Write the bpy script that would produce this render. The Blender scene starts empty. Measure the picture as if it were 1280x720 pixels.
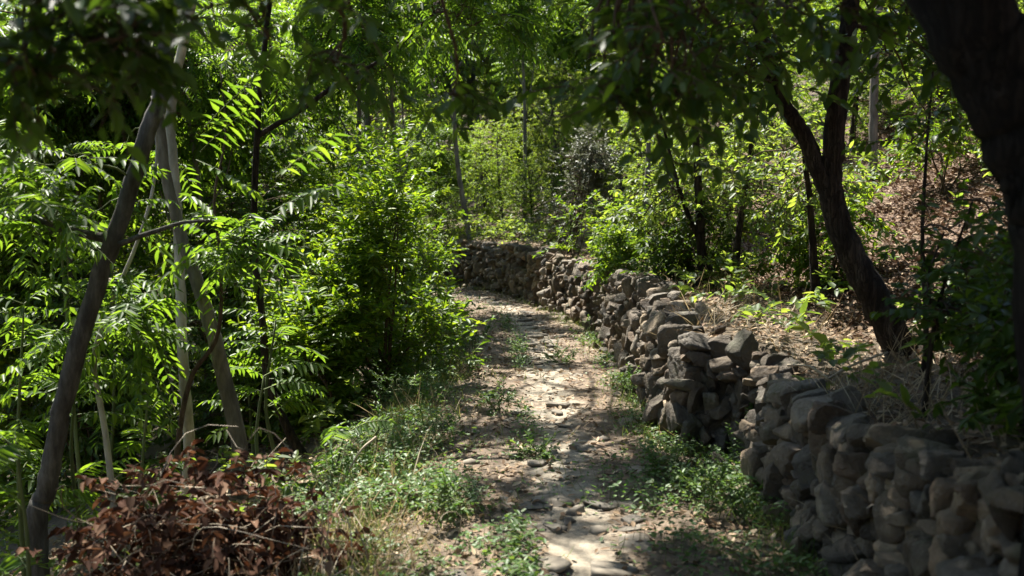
import bpy, math
import numpy as np

R = math.radians
sc = bpy.context.scene
COL = sc.collection

# ------------------------------------------------------------------ camera
F = 1244.0                       # focal length in photo pixels (35 mm on 36 mm)
PITCH = math.atan(100 / F)
CAM = np.array([0.0, 0.0, 1.6])
cd = bpy.data.cameras.new('camera')
cam = bpy.data.objects.new('camera', cd)
COL.objects.link(cam)
cd.lens = 35
cd.sensor_width = 36
cd.clip_start = 0.05
cd.clip_end = 600
cam.location = CAM
cam.rotation_euler = (R(90) - PITCH, 0, 0)
cd.dof.use_dof = True
cd.dof.focus_distance = 8.5
cd.dof.aperture_fstop = 2.4
sc.camera = cam

# ------------------------------------------------------------------ world, sun, exposure
SUN_EL = R(58)
SUN_H = np.array([-0.50, 0.866])                     # horizontal direction TOWARDS the sun
SUN = np.array([SUN_H[0] * math.cos(SUN_EL), SUN_H[1] * math.cos(SUN_EL), math.sin(SUN_EL)])
w = bpy.data.worlds.new('World')
sc.world = w
w.use_nodes = True
nt = w.node_tree
sky = nt.nodes.new('ShaderNodeTexSky')
sky.sky_type = 'NISHITA'
sky.sun_disc = False
sky.sun_elevation = SUN_EL
sky.sun_rotation = math.atan2(SUN_H[0], SUN_H[1])
nt.links.new(sky.outputs[0], nt.nodes['Background'].inputs[0])
nt.nodes['Background'].inputs[1].default_value = 0.085
ld = bpy.data.lights.new('sun', 'SUN')
ld.energy = 5.0
ld.angle = R(0.53)
ld.color = (1.0, 0.95, 0.86)
sun = bpy.data.objects.new('sun', ld)
COL.objects.link(sun)
sun.location = (-20, 15, 40)
from mathutils import Vector
sun.rotation_euler = Vector(SUN).to_track_quat('Z', 'Y').to_euler()
sc.view_settings.view_transform = 'Standard'
sc.view_settings.look = 'None'
sc.view_settings.exposure = 1.9
sc.view_settings.gamma = 1
sc.view_settings.use_curve_mapping = False
cy = sc.cycles
cy.use_denoising = True
cy.max_bounces = 7
cy.diffuse_bounces = 4
cy.glossy_bounces = 2
cy.transmission_bounces = 5
cy.caustics_reflective = False
cy.caustics_refractive = False
cy.sample_clamp_indirect = 6


# ------------------------------------------------------------------ pixel helpers
def at(px, py, Y):
    """photo pixel (1280x720) -> world point whose y is Y"""
    x = (px - 640) / F
    y = -(py - 360) / F
    cp, sp = math.cos(PITCH), math.sin(PITCH)
    d = np.array([x, cp + y * sp, -sp + y * cp])
    return CAM + d * (Y / d[1])


def unit(v):
    return v / np.maximum(np.linalg.norm(v, axis=-1, keepdims=True), 1e-9)


def smooth(a, b, x):
    t = np.clip((x - a) / (b - a), 0, 1)
    return t * t * (3 - 2 * t)


_G = np.random.default_rng(11).random((64, 64))


def vnoise(x, y):
    xi = np.floor(x).astype(int); yi = np.floor(y).astype(int)
    fx = x - xi; fy = y - yi
    fx = fx * fx * (3 - 2 * fx); fy = fy * fy * (3 - 2 * fy)
    g = lambda a, b: _G[a % 64, b % 64]
    return (g(xi, yi) * (1 - fx) + g(xi + 1, yi) * fx) * (1 - fy) + (g(xi, yi + 1) * (1 - fx) + g(xi + 1, yi + 1) * fx) * fy - 0.5


# ------------------------------------------------------------------ lines of path and wall
PATH = np.array([[0.15, -6], [0.2, 0], [0.26, 4.3], [0.28, 5.9], [0.33, 8.3], [0.28, 11.7], [0.0, 15.3], [-0.55, 17.6],
                 [-1.7, 19.3], [-3.4, 20.6], [-6.0, 21.6], [-14, 23.5], [-40, 28]])
WALL = np.array([[1.46, -6], [1.46, 2.0], [1.44, 4.0], [1.40, 5.4], [1.50, 6.05], [1.44, 6.32], [1.10, 6.45], [1.08, 7.4], [1.13, 9], [1.1, 12.3],
                 [0.78, 14.6], [0.28, 16.8], [-0.25, 18.6], [-0.95, 20.0], [-2.6, 21.7], [-5.0, 23.0], [-14, 25.5], [-40, 30]])


def signed(poly, x, y):
    """distance to polyline, + on its right hand side (walking along it); also arc position"""
    x = np.asarray(x, float); y = np.asarray(y, float)
    best = np.full(x.shape, 1e9); sg = np.zeros(x.shape); arc = np.zeros(x.shape)
    acc = 0
    for i in range(len(poly) - 1):
        a, b = poly[i], poly[i + 1]
        d = b - a; L = np.hypot(*d)
        t = np.clip(((x - a[0]) * d[0] + (y - a[1]) * d[1]) / L ** 2, 0, 1)
        qx = x - a[0] - t * d[0]; qy = y - a[1] - t * d[1]
        dist = np.hypot(qx, qy)
        m = dist < best
        best = np.where(m, dist, best)
        sg = np.where(m, np.where(d[0] * qy - d[1] * qx > 0, -1.0, 1.0), sg)
        arc = np.where(m, acc + t * L, arc)
        acc += L
    return best * sg, arc


def wall_h(y):
    return np.interp(y, [1, 3, 4.5, 5.6, 6.4, 8.5, 12, 19, 26], [.90, .74, .57, .57, .70, .88, .82, .86, .86])


def terrain(x, y):
    x = np.asarray(x, float); y = np.asarray(y, float)
    wo, _ = signed(WALL, x, y)
    po, _ = signed(PATH, x, y)
    z = 0.05 * vnoise(x * 0.9, y * 0.9) * smooth(0.2, 1.2, np.abs(po)) + 0.02 * vnoise(x * 3.1 + 7, y * 3.1)
    H = wall_h(y)
    z = z + smooth(0.04, 0.26, wo) * (H - 0.03 + 0.16 * smooth(.15, .8, wo) * smooth(6.2, 5.2, y))
    far = smooth(17, 26, y)
    slope = 0.66 * (1 - far) + 0.34 * far
    beg = 1.5 + 0.2 * vnoise(y * 0.6, y * 0.2)
    up = np.maximum(0, wo - beg)
    z = z + slope * (np.sqrt(up * up + 0.16) - 0.4) / (1 + 0.012 * up) * (wo > 0) + np.where(wo > .3, 0.16 * vnoise(x * 1.3, y * 1.3) * smooth(.3, 2, wo), 0)
    # left of the path the bank falls away, then climbs again far off
    dl = np.maximum(0, -po - 0.85)
    drop = -0.42 * (np.sqrt(dl * dl + 0.09) - 0.3)
    drop = np.maximum(drop, -2.2 - 0.02 * dl)
    rise = 0.42 * np.maximum(0, dl - 8.5)
    z = z + np.where(po < 0, drop + rise + 0.12 * vnoise(x * 1.1 + 3, y * 1.1) * smooth(0.2, 1.5, dl), 0)
    return z


def hit(px, py, y0=1.5):
    """where the pixel's ray meets the terrain"""
    Y = np.linspace(y0, 70, 4000)
    p0 = at(px, py, 1.0)
    d = (p0 - CAM)
    P = CAM[None] + d[None] * Y[:, None] / d[1]
    m = P[:, 2] < terrain(P[:, 0], P[:, 1])
    k = int(np.argmax(m)) if m.any() else len(Y) - 1
    return P[k]


def on_ground(x, y):
    return np.array([x, y, float(terrain(x, y))])


# ------------------------------------------------------------------ where sunlight gets through the canopy
LIT = []


def lit_spot(x, y, z, rx, ry, s=1.0):
    g = np.array([x, y, z]) - SUN * (z / SUN[2])
    LIT.append((g[0], g[1], rx + .4, ry + .4, s))


def lit_px(px, py, rx, ry, s=1.0):
    p = hit(px, py)
    lit_spot(p[0], p[1], p[2], rx, ry, s)


def lit_value(P):
    g = P - SUN[None] * (P[:, 2:3] / SUN[2])
    v = np.zeros(len(P))
    for (cx, cy_, rx, ry, s) in LIT:
        q = ((g[:, 0] - cx) / rx) ** 2 + ((g[:, 1] - cy_) / ry) ** 2
        v = np.maximum(v, s * smooth(1.25, 0.75, q))
    dk = np.zeros(len(P))
    for (x, y, z, rx, ry) in DARK:
        c = np.array([x, y, z]) - SUN * (z / SUN[2])
        dk = np.maximum(dk, smooth(1.3, .8, ((g[:, 0] - c[0]) / rx) ** 2 + ((g[:, 1] - c[1]) / ry) ** 2))
    return v * (1 - dk)


DARK = [(2.2, 3.9, .5, 1.0, 1.7), (.3, 5.35, 0, .5, .1), (1.5, 5.0, .4, .3, .5), (1.0, 3.9, 0, .35, .6), (1.35, 2.7, 1.7, .4, .5), (-1.2, 2.7, 2.1, .8, .6), (.9, 7.2, 0.1, .25, .35), (.2, 6.9, 0, .7, .16), (.4, 9.9, 0, .8, .2), (.7, 8.5, 0, .35, .2), (.2, 13.2, 0, .8, .25), (.75, 5.7, 0, .3, .4), (.25, 5.0, 0, .09, .3), (-2.4, 5.6, 1.2, .3, .4),
        (-2.6, 10, .6, 1.0, .9)]
for a in [(640, 432, .7, 1.2, 1), (615, 383, .6, 1.3, .95), (690, 475, .6, .9, 1), (690, 530, .6, .65, 1), (700, 500, .4, .5, .9),
          (735, 690, .22, .28, 1), (715, 610, .2, .35, 1), (600, 560, .5, .6, 1), (630, 510, .5, .6, 1), (585, 610, .35, .35, .95), (580, 650, .35, .3, .9), (500, 690, .3, .25, .9),
          (770, 455, .3, .5, .8), (470, 560, .4, .4, .85), (820, 630, .3, .25, .75), (870, 560, .3, .3, .6), (640, 600, .2, .3, .8)]:
    lit_px(*a)
for x, y, z, rx, ry, s in [(2.05, 6.2, .66, .22, .2, 1), (1.1, 8.6, .5, .25, .5, .9), (1.1, 10.6, .6, .3, .7, .8), (1.15, 6.6, .3, .2, .25, .9), (.5, 15.5, .6, .5, 1.2, .9),
                           (1.42, 5.3, .5, .12, .12, 1), (1.42, 4.6, .6, .1, .1, 1), (4.0, 9.2, 1.7, .6, .7, .8), (4.8, 11.6, 2.4, .8, .9, .8), (3.4, 7.8, 1.2, .5, .5, .9), (3.0, 9.0, 1.2, .6, .8, .9),
                           (2.2, 7.0, 2.0, .3, .3, .7), (-1.1, 9.2, 1.6, .9, .9, .95), (-2.0, 6.4, 1.9, .5, .5, .8), (-1.3, 5.6, 1.7, .35, .4, .9),
                           (-2.6, 8.2, 2.0, .8, .8, .7), (-3.5, 9.5, 1.2, .9, .9, .7), (-1.5, 4.2, .4, .25, .2, .6), (1.8, 9.4, 2.0, .9, .9, .85), (2.0, 12.5, 2.0, 1.2, 1.6, .9), (-3.5, 12, 2.5, 2.5, 1.6, .8), (1.3, 7.2, 2.2, .4, .4, .8), (-2.5, 7.4, 2.8, .35, .4, 1), (-2.5, 7.4, 3.6, .35, .4, 1), (-2.45, 7.4, 1.9, .3, .3, .9), (-2.3, 7.4, .8, .3, .3, .9), (-1.15, 5.3, 1.75, .35, .35, 1), (-1.6, 5.0, 1.9, .3, .3, .8), (-3.2, 6.5, 2.2, .8, .6, .7), (-1.0, 4.6, 0, .3, .3, .8), (-1.2, 4.3, .5, .3, .25, .7), (-4.2, 8.2, 2.0, 1.0, .8, .7), (.25, 4.1, 0, .2, .3, .9), (-.35, 5.1, 0, .35, .3, 1), (1.0, 5.0, 0, .25, .35, .9)]:
    lit_spot(x, y, z, rx, ry, s)


# stems that stand free of foliage on the viewer's side
CLEAR = []


def blocked(P, rng, p=.9):
    v = P - CAM
    cp, sp = math.cos(PITCH), math.sin(PITCH)
    dep = v[:, 1] * cp - v[:, 2] * sp
    hx = 640 + F * v[:, 0] / np.maximum(dep, .1); hy = 360 - F * (v[:, 1] * sp + v[:, 2] * cp) / np.maximum(dep, .1)
    out = np.zeros(len(P), bool)
    for poly, half, Yd in CLEAR:
        d, _ = signed(np.asarray(poly, float), hx, hy)
        out |= (np.abs(d) < half + 150 / np.maximum(dep, 1)) & (P[:, 1] < Yd) & (P[:, 1] > 3.9)
    return out & (rng.random(len(P)) < p)


CLEAR += [([(50, 660), (78, 510), (112, 385), (152, 270), (185, 165), (205, 95)], 18, 5.75),
          ([(236, 545), (228, 430), (224, 310), (216, 195), (213, 150), (222, 85), (240, 5)], 4, 7.5),
          ([(299, 560), (275, 450), (246, 350), (228, 300)], 10, 7.1),
          ([(380, 575), (350, 515), (334, 470), (328, 400)], 2, 8.0),
          ([(142, 640), (132, 540), (118, 450)], 2, 6.6),
          ([(1128, 440), (1082, 355), (1052, 285), (1036, 240), (985, 140)], 22, 6.4), ([(1036, 240), (1045, 165), (1060, 30)], 12, 6.4),
          ([(620, 345), (680, 350), (760, 390), (830, 430), (900, 480)], 26, 20.0),
          ([(1180, 230), (1130, 330)], 30, 14.0), ([(700, 235), (715, 300)], 30, 18.0)]


# ------------------------------------------------------------------ mesh helpers
def link(o, parent=None):
    COL.objects.link(o)
    if parent is not None:
        o.parent = parent
    return o


def mesh_np(name, V, faces_list, mat, smooth_shade=False):
    """faces_list: list of int arrays [n,k]"""
    me = bpy.data.meshes.new(name)
    V = np.asarray(V, np.float32)
    me.vertices.add(len(V))
    me.vertices.foreach_set('co', V.ravel())
    loops = np.concatenate([f.ravel() for f in faces_list]).astype(np.int32)
    tot = np.concatenate([np.full(len(f), f.shape[1], np.int32) for f in faces_list])
    start = np.concatenate([[0], np.cumsum(tot)[:-1]]).astype(np.int32)
    me.loops.add(len(loops))
    me.loops.foreach_set('vertex_index', loops)
    me.polygons.add(len(tot))
    me.polygons.foreach_set('loop_start', start)
    if smooth_shade:
        me.polygons.foreach_set('use_smooth', np.ones(len(tot), bool))
    me.update(calc_edges=True)
    me.validate()
    if mat is not None:
        me.materials.append(mat)
    return me


def obj(name, me, parent=None):
    return link(bpy.data.objects.new(name, me), parent)


def tag(o, label, cat, group=None, kind=None):
    if label: o['label'] = label
    if cat: o['category'] = cat
    if group: o['group'] = group
    if kind: o['kind'] = kind
    return o


def thing(name, label, cat, loc, group=None):
    o = bpy.data.objects.new(name, None)
    o.empty_display_size = 0.2
    link(o)
    o.location = [float(v) for v in loc]
    return tag(o, label, cat, group)


def dup(root, loc, rz, s, label, group=None, tilt=(0, 0)):
    r = root.copy()
    link(r)
    r.location = [float(v) for v in loc]
    r.rotation_euler = (tilt[0], tilt[1], rz)
    r.scale = (s, s, s) if np.isscalar(s) else s
    r['label'] = label
    if group: r['group'] = group
    for ch in list(root.children):
        c = ch.copy()
        link(c, r)
        for g in list(ch.children):
            link(g.copy(), c)
    return r


class Buf:
    """collects vertices and faces of one mesh"""
    def __init__(self):
        self.V = []; self.F = {}; self.n = 0

    def add(self, V, faces):
        self.V.append(np.asarray(V, np.float32))
        for f in faces:
            self.F.setdefault(f.shape[1], []).append(f + self.n)
        self.n += len(V)

    def mesh(self, name, mat, base=None, smooth_shade=False):
        V = np.concatenate(self.V)
        if base is not None: V = V - np.asarray(base, np.float32)
        return mesh_np(name, V, [np.concatenate(v) for v in self.F.values()], mat, smooth_shade)


def leaves(buf, pos, d, up, L, W, droop=0.12, fold=0.25, shape=(0.32, 0.72, 1.0, 0.75), strip=False):
    """one six-point folded blade per row"""
    N = len(pos)
    if N == 0: return
    d = unit(d)
    s = unit(np.cross(d, up))
    n = np.cross(s, d)
    L = np.broadcast_to(L, (N,)); W = np.broadcast_to(W, (N,))
    t1, t2, w1, w2 = shape
    T = np.array([0, t1, t2, 1, t2, t1]); S = np.array([0, w1, w2, 0, -w2, -w1]) * 0.5
    V = (pos[:, None] + d[:, None] * (T[None, :, None] * L[:, None, None]) + s[:, None] * (S[None, :, None] * W[:, None, None])
         + n[:, None] * ((np.abs(S)[None] * fold * W[:, None] - droop * (T ** 2)[None] * L[:, None])[..., None]))
    i = np.arange(N)[:, None] * 6
    if strip:                      # a grass blade: follows its own bend
        buf.add(V.reshape(-1, 3), [np.concatenate([i + np.array([[0, 1, 5]]), i + np.array([[2, 3, 4]])]), i + np.array([[1, 2, 4, 5]])])
        return
    f = np.concatenate([i + np.array([[0, 1, 2, 3]]), i + np.array([[0, 3, 4, 5]])])
    buf.add(V.reshape(-1, 3), [f])


def tubes(buf, P, Rr, sides=4, cap=True):
    """P [T,K,3] polylines, Rr [T,K] radii"""
    T, K, _ = P.shape
    if T == 0: return
    tan = np.empty_like(P)
    tan[:, 1:-1] = P[:, 2:] - P[:, :-2]
    tan[:, 0] = P[:, 1] - P[:, 0]; tan[:, -1] = P[:, -1] - P[:, -2]
    tan = unit(tan)
    mean = unit(P[:, -1] - P[:, 0])
    ref = np.where(np.abs(mean[:, 2:3]) > 0.7, np.array([[1.0, 0.15, 0]]), np.array([[0.1, 0, 1.0]]))
    a = unit(np.cross(tan, ref[:, None]))
    b = np.cross(tan, a)
    th = np.arange(sides) * 2 * math.pi / sides
    ring = a[:, :, None] * np.cos(th)[None, None, :, None] + b[:, :, None] * np.sin(th)[None, None, :, None]
    V = P[:, :, None] + ring * Rr[:, :, None, None]
    base = (np.arange(T) * K * sides)[:, None, None]
    k = (np.arange(K - 1) * sides)[None, :, None]
    j = np.arange(sides)[None, None, :]; j2 = (j + 1) % sides
    q = np.stack([base + k + j, base + k + j2, base + k + sides + j2, base + k + sides + j], -1).reshape(-1, 4)
    faces = [q]
    if cap:
        faces.append((np.arange(T) * K * sides)[:, None] + (K - 1) * sides + np.arange(sides)[None])
    buf.add(V.reshape(-1, 3), faces)


def spline(pts, n):
    pts = np.asarray(pts, float)
    if len(pts) == 2: pts = np.array([pts[0], pts[0] * .66 + pts[1] * .34, pts[0] * .33 + pts[1] * .67, pts[1]])
    p = np.vstack([2 * pts[0] - pts[1], pts, 2 * pts[-1] - pts[-2]])
    u = np.linspace(0, len(pts) - 1 - 1e-6, n)
    i = u.astype(int); t = (u - i)[:, None]
    a, b, c, d = p[i], p[i + 1], p[i + 2], p[i + 3]
    return 0.5 * (2 * b + (c - a) * t + (2 * a - 5 * b + 4 * c - d) * t ** 2 + (3 * b - a - 3 * c + d) * t ** 3)


def trunk_tube(buf, rng, pts, r0, r1, sides=14, n=None, flare=0.0, rough=0.06):
    pts = np.asarray(pts, float)
    n = n or max(10, int(np.linalg.norm(np.diff(pts, axis=0), axis=1).sum() / 0.09))
    P = spline(pts, n)
    t = np.linspace(0, 1, n)
    L = np.linalg.norm(P[-1] - P[0])
    P[1:-1] += rng.normal(0, 0.05 * min(r0, .1), (n - 2, 3))
    rad = r0 + (r1 - r0) * t + flare * r0 * np.exp(-t * L / 0.16)
    rn = rng.normal(0, rough * .5, n + 6)
    rad *= 1 + np.convolve(rn, np.ones(7) / 5, 'valid')
    b2 = Buf()
    tubes(b2, P[None], rad[None], sides)
    V = b2.V[0].reshape(n, sides, 3)
    lump = 1 + rng.normal(0, rough, (n, sides))
    lump = sum(np.roll(lump, k_, 0) for k_ in range(5)) / 5      # ridges that run along the stem
    V = P[:, None] + (V - P[:, None]) * lump[..., None]
    buf.add(V.reshape(-1, 3), [f for l in b2.F.values() for f in l])
    return P


# ------------------------------------------------------------------ materials
def mat_new(name):
    m = bpy.data.materials.new(name)
    m.use_nodes = True
    nt = m.node_tree
    for n in list(nt.nodes):
        if n.type != 'OUTPUT_MATERIAL': nt.nodes.remove(n)
    return m, nt, nt.nodes['Material Output'] if 'Material Output' in nt.nodes else nt.nodes[0]


def N(nt, typ, **kw):
    n = nt.nodes.new(typ)
    for k, v in kw.items():
        if k.startswith('i_'):
            n.inputs[int(k[2:]) if k[2:].isdigit() else k[2:]].default_value = v
        else:
            setattr(n, k, v)
    return n


def ramp(nt, fac, stops):
    r = nt.nodes.new('ShaderNodeValToRGB')
    e = r.color_ramp.elements
    while len(e) < len(stops): e.new(0.5)
    for el, (p, c) in zip(e, stops):
        el.position = p
        el.color = (*c, 1) if len(c) == 3 else c
    nt.links.new(fac, r.inputs[0])
    return r.outputs[0]


def mixc(nt, fac, a, b, mode='MIX'):
    m = nt.nodes.new('ShaderNodeMix')
    m.data_type = 'RGBA'
    m.blend_type = mode
    for s, v in ((0, fac), (6, a), (7, b)):
        if hasattr(v, 'is_linked'): nt.links.new(v, m.inputs[s])
        else: m.inputs[s].default_value = v if s == 0 else (*v, 1)
    return m.outputs[2]


def rand_value(nt):
    g = N(nt, 'ShaderNodeNewGeometry'); o = N(nt, 'ShaderNodeObjectInfo')
    a = N(nt, 'ShaderNodeMath', operation='ADD'); f = N(nt, 'ShaderNodeMath', operation='FRACT')
    nt.links.new(g.outputs['Random Per Island'], a.inputs[0]); nt.links.new(o.outputs['Random'], a.inputs[1])
    nt.links.new(a.outputs[0], f.inputs[0])
    return f.outputs[0]


def leaf_mat(name, c0, c1, c2, trans=0.45, tcol=(2.7, 2.3, 0.9), rough=0.48, spec=0.36):
    """leaf of three hues, lets light through"""
    m, nt, out = mat_new(name)
    rv = rand_value(nt)
    c = ramp(nt, rv, [(0.0, c0), (0.55, c1), (1.0, c2)])
    p = N(nt, 'ShaderNodeBsdfPrincipled')
    nt.links.new(c, p.inputs['Base Color'])
    p.inputs['Roughness'].default_value = rough
    p.inputs['Specular IOR Level'].default_value = spec
    t = N(nt, 'ShaderNodeBsdfTranslucent')
    tc = mixc(nt, 1.0, c, tcol, 'MULTIPLY')
    nt.links.new(tc, t.inputs[0])
    mx = N(nt, 'ShaderNodeMixShader'); mx.inputs[0].default_value = trans
    nt.links.new(p.outputs[0], mx.inputs[1]); nt.links.new(t.outputs[0], mx.inputs[2])
    nt.links.new(mx.outputs[0], out.inputs[0])
    return m


def bark_mat(name, c0, c1, c2, scale=18, stretch=0.18, bump=0.5, dist=0.02):
    m, nt, out = mat_new(name)
    g = N(nt, 'ShaderNodeNewGeometry')
    mp = N(nt, 'ShaderNodeMapping'); mp.inputs['Scale'].default_value = (1, 1, stretch)
    nt.links.new(g.outputs['Position'], mp.inputs[0])
    n1 = N(nt, 'ShaderNodeTexNoise', i_Scale=scale, i_Detail=6.0, i_Roughness=0.65)
    nt.links.new(mp.outputs[0], n1.inputs['Vector'])
    n2 = N(nt, 'ShaderNodeTexNoise', i_Scale=2.6, i_Detail=4.0)
    nt.links.new(g.outputs['Position'], n2.inputs['Vector'])
    a = ramp(nt, n1.outputs['Fac'], [(0.33, c0), (0.5, c1), (0.7, c2)])
    b = ramp(nt, n2.outputs['Fac'], [(0.35, (0.62, 0.62, 0.6)), (0.68, (1.15, 1.12, 1.05))])
    c = mixc(nt, 1.0, a, b, 'MULTIPLY')
    p = N(nt, 'ShaderNodeBsdfPrincipled', i_Roughness=0.95)
    p.inputs['Specular IOR Level'].default_value = .2
    nt.links.new(c, p.inputs['Base Color'])
    vo = N(nt, 'ShaderNodeTexVoronoi', i_Scale=scale * 1.6, feature='DISTANCE_TO_EDGE')
    wv = mixc(nt, 0.06, mp.outputs[0], n1.outputs['Color'], 'LINEAR_LIGHT')
    nt.links.new(wv, vo.inputs['Vector'])
    cr = ramp(nt, vo.outputs['Distance'], [(0.0, (0, 0, 0)), (0.12, (1, 1, 1))])
    hsum = N(nt, 'ShaderNodeMath', operation='MULTIPLY_ADD', i_1=bump * .8)
    nt.links.new(cr, hsum.inputs[0]); nt.links.new(n1.outputs['Fac'], hsum.inputs[2])
    bp = N(nt, 'ShaderNodeBump', i_Strength=min(1, bump * 1.4), i_Distance=dist)
    nt.links.new(hsum.outputs[0], bp.inputs['Height']); nt.links.new(bp.outputs[0], p.inputs['Normal'])
    nt.links.new(p.outputs[0], out.inputs[0])
    return m


def plain_mat(name, c0, c1, scale=8, rough=0.8):
    m, nt, out = mat_new(name)
    g = N(nt, 'ShaderNodeNewGeometry')
    n1 = N(nt, 'ShaderNodeTexNoise', i_Scale=scale, i_Detail=4.0)
    nt.links.new(g.outputs['Position'], n1.inputs['Vector'])
    rv = rand_value(nt)
    a = ramp(nt, n1.outputs['Fac'], [(0.3, c0), (0.7, c1)])
    b = ramp(nt, rv, [(0, (0.7, 0.7, 0.7)), (1, (1.25, 1.22, 1.15))])
    p = N(nt, 'ShaderNodeBsdfPrincipled', i_Roughness=rough)
    nt.links.new(mixc(nt, 1.0, a, b, 'MULTIPLY'), p.inputs['Base Color'])
    nt.links.new(p.outputs[0], out.inputs[0])
    return m


def stone_mat():
    m, nt, out = mat_new('wall_stone')
    g = N(nt, 'ShaderNodeNewGeometry')
    rv = rand_value(nt)
    n1 = N(nt, 'ShaderNodeTexNoise', i_Scale=9.0, i_Detail=7.0, i_Roughness=0.6)
    n2 = N(nt, 'ShaderNodeTexNoise', i_Scale=34.0, i_Detail=6.0, i_Roughness=0.7)
    v = N(nt, 'ShaderNodeTexVoronoi', i_Scale=26.0)
    for n in (n1, n2, v): nt.links.new(g.outputs['Position'], n.inputs['Vector'])
    a = ramp(nt, rv, [(0, (0.075, 0.062, 0.046)), (0.25, (0.16, 0.122, 0.082)), (0.45, (0.12, 0.108, 0.09)), (0.65, (0.16, 0.113, 0.075)), (0.85, (0.29, 0.225, 0.152)), (1, (0.20, 0.175, 0.14))])
    b = ramp(nt, n1.outputs['Fac'], [(0.3, (0.5, 0.49, 0.47)), (0.7, (1.4, 1.36, 1.28))])
    c = mixc(nt, 1.0, a, b, 'MULTIPLY')
    n3 = N(nt, 'ShaderNodeTexNoise', i_Scale=4.5, i_Detail=5.0, i_Roughness=0.65)
    nt.links.new(g.outputs['Position'], n3.inputs['Vector'])
    moss = ramp(nt, n3.outputs['Fac'], [(0.55, (0, 0, 0)), (0.68, (.7, .7, .7))])
    c = mixc(nt, moss, c, (0.055, 0.06, 0.028))
    lich = ramp(nt, n2.outputs['Fac'], [(0.58, (0, 0, 0)), (0.68, (1, 1, 1))])
    li = N(nt, 'ShaderNodeMath', operation='MULTIPLY', i_1=0.22); nt.links.new(lich, li.inputs[0])
    c = mixc(nt, li.outputs[0], c, (0.42, 0.40, 0.33))
    p = N(nt, 'ShaderNodeBsdfPrincipled', i_Roughness=0.8)
    nt.links.new(c, p.inputs['Base Color'])
    b1 = N(nt, 'ShaderNodeBump', i_Strength=1.0, i_Distance=0.05)
    nt.links.new(n1.outputs['Fac'], b1.inputs['Height'])
    bp = N(nt, 'ShaderNodeBump', i_Strength=1.0, i_Distance=0.025)
    nt.links.new(b1.outputs[0], bp.inputs['Normal'])
    nt.links.new(n2.outputs['Fac'], bp.inputs['Height']); nt.links.new(bp.outputs[0], p.inputs['Normal'])
    nt.links.new(p.outputs[0], out.inputs[0])
    return m


def ground_mat():
    m, nt, out = mat_new('forest_floor')
    g = N(nt, 'ShaderNodeNewGeometry')
    n1 = N(nt, 'ShaderNodeTexNoise', i_Scale=2.2, i_Detail=8.0, i_Roughness=0.65)
    n2 = N(nt, 'ShaderNodeTexNoise', i_Scale=38.0, i_Detail=5.0, i_Roughness=0.7)
    for n in (n1, n2): nt.links.new(g.outputs['Position'], n.inputs['Vector'])
    at_ = N(nt, 'ShaderNodeAttribute', attribute_name='soil')
    a = ramp(nt, n1.outputs['Fac'], [(0.3, (0.055, 0.042, 0.028)), (0.5, (0.10, 0.075, 0.048)), (0.72, (0.17, 0.13, 0.085))])
    r = ramp(nt, n1.outputs['Fac'], [(0.3, (0.055, 0.037, 0.025)), (0.5, (0.12, 0.075, 0.05)), (0.72, (0.19, 0.125, 0.086))])
    c = mixc(nt, at_.outputs['Fac'], a, r)
    d = ramp(nt, n2.outputs['Fac'], [(0.3, (0.55, 0.55, 0.55)), (0.7, (1.35, 1.33, 1.3))])
    c = mixc(nt, 1.0, c, d, 'MULTIPLY')
    p = N(nt, 'ShaderNodeBsdfPrincipled', i_Roughness=0.95)
    nt.links.new(c, p.inputs['Base Color'])
    bp = N(nt, 'ShaderNodeBump', i_Strength=0.8, i_Distance=0.03)
    nt.links.new(n2.outputs['Fac'], bp.inputs['Height']); nt.links.new(bp.outputs[0], p.inputs['Normal'])
    nt.links.new(p.outputs[0], out.inputs[0])
    return m


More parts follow.
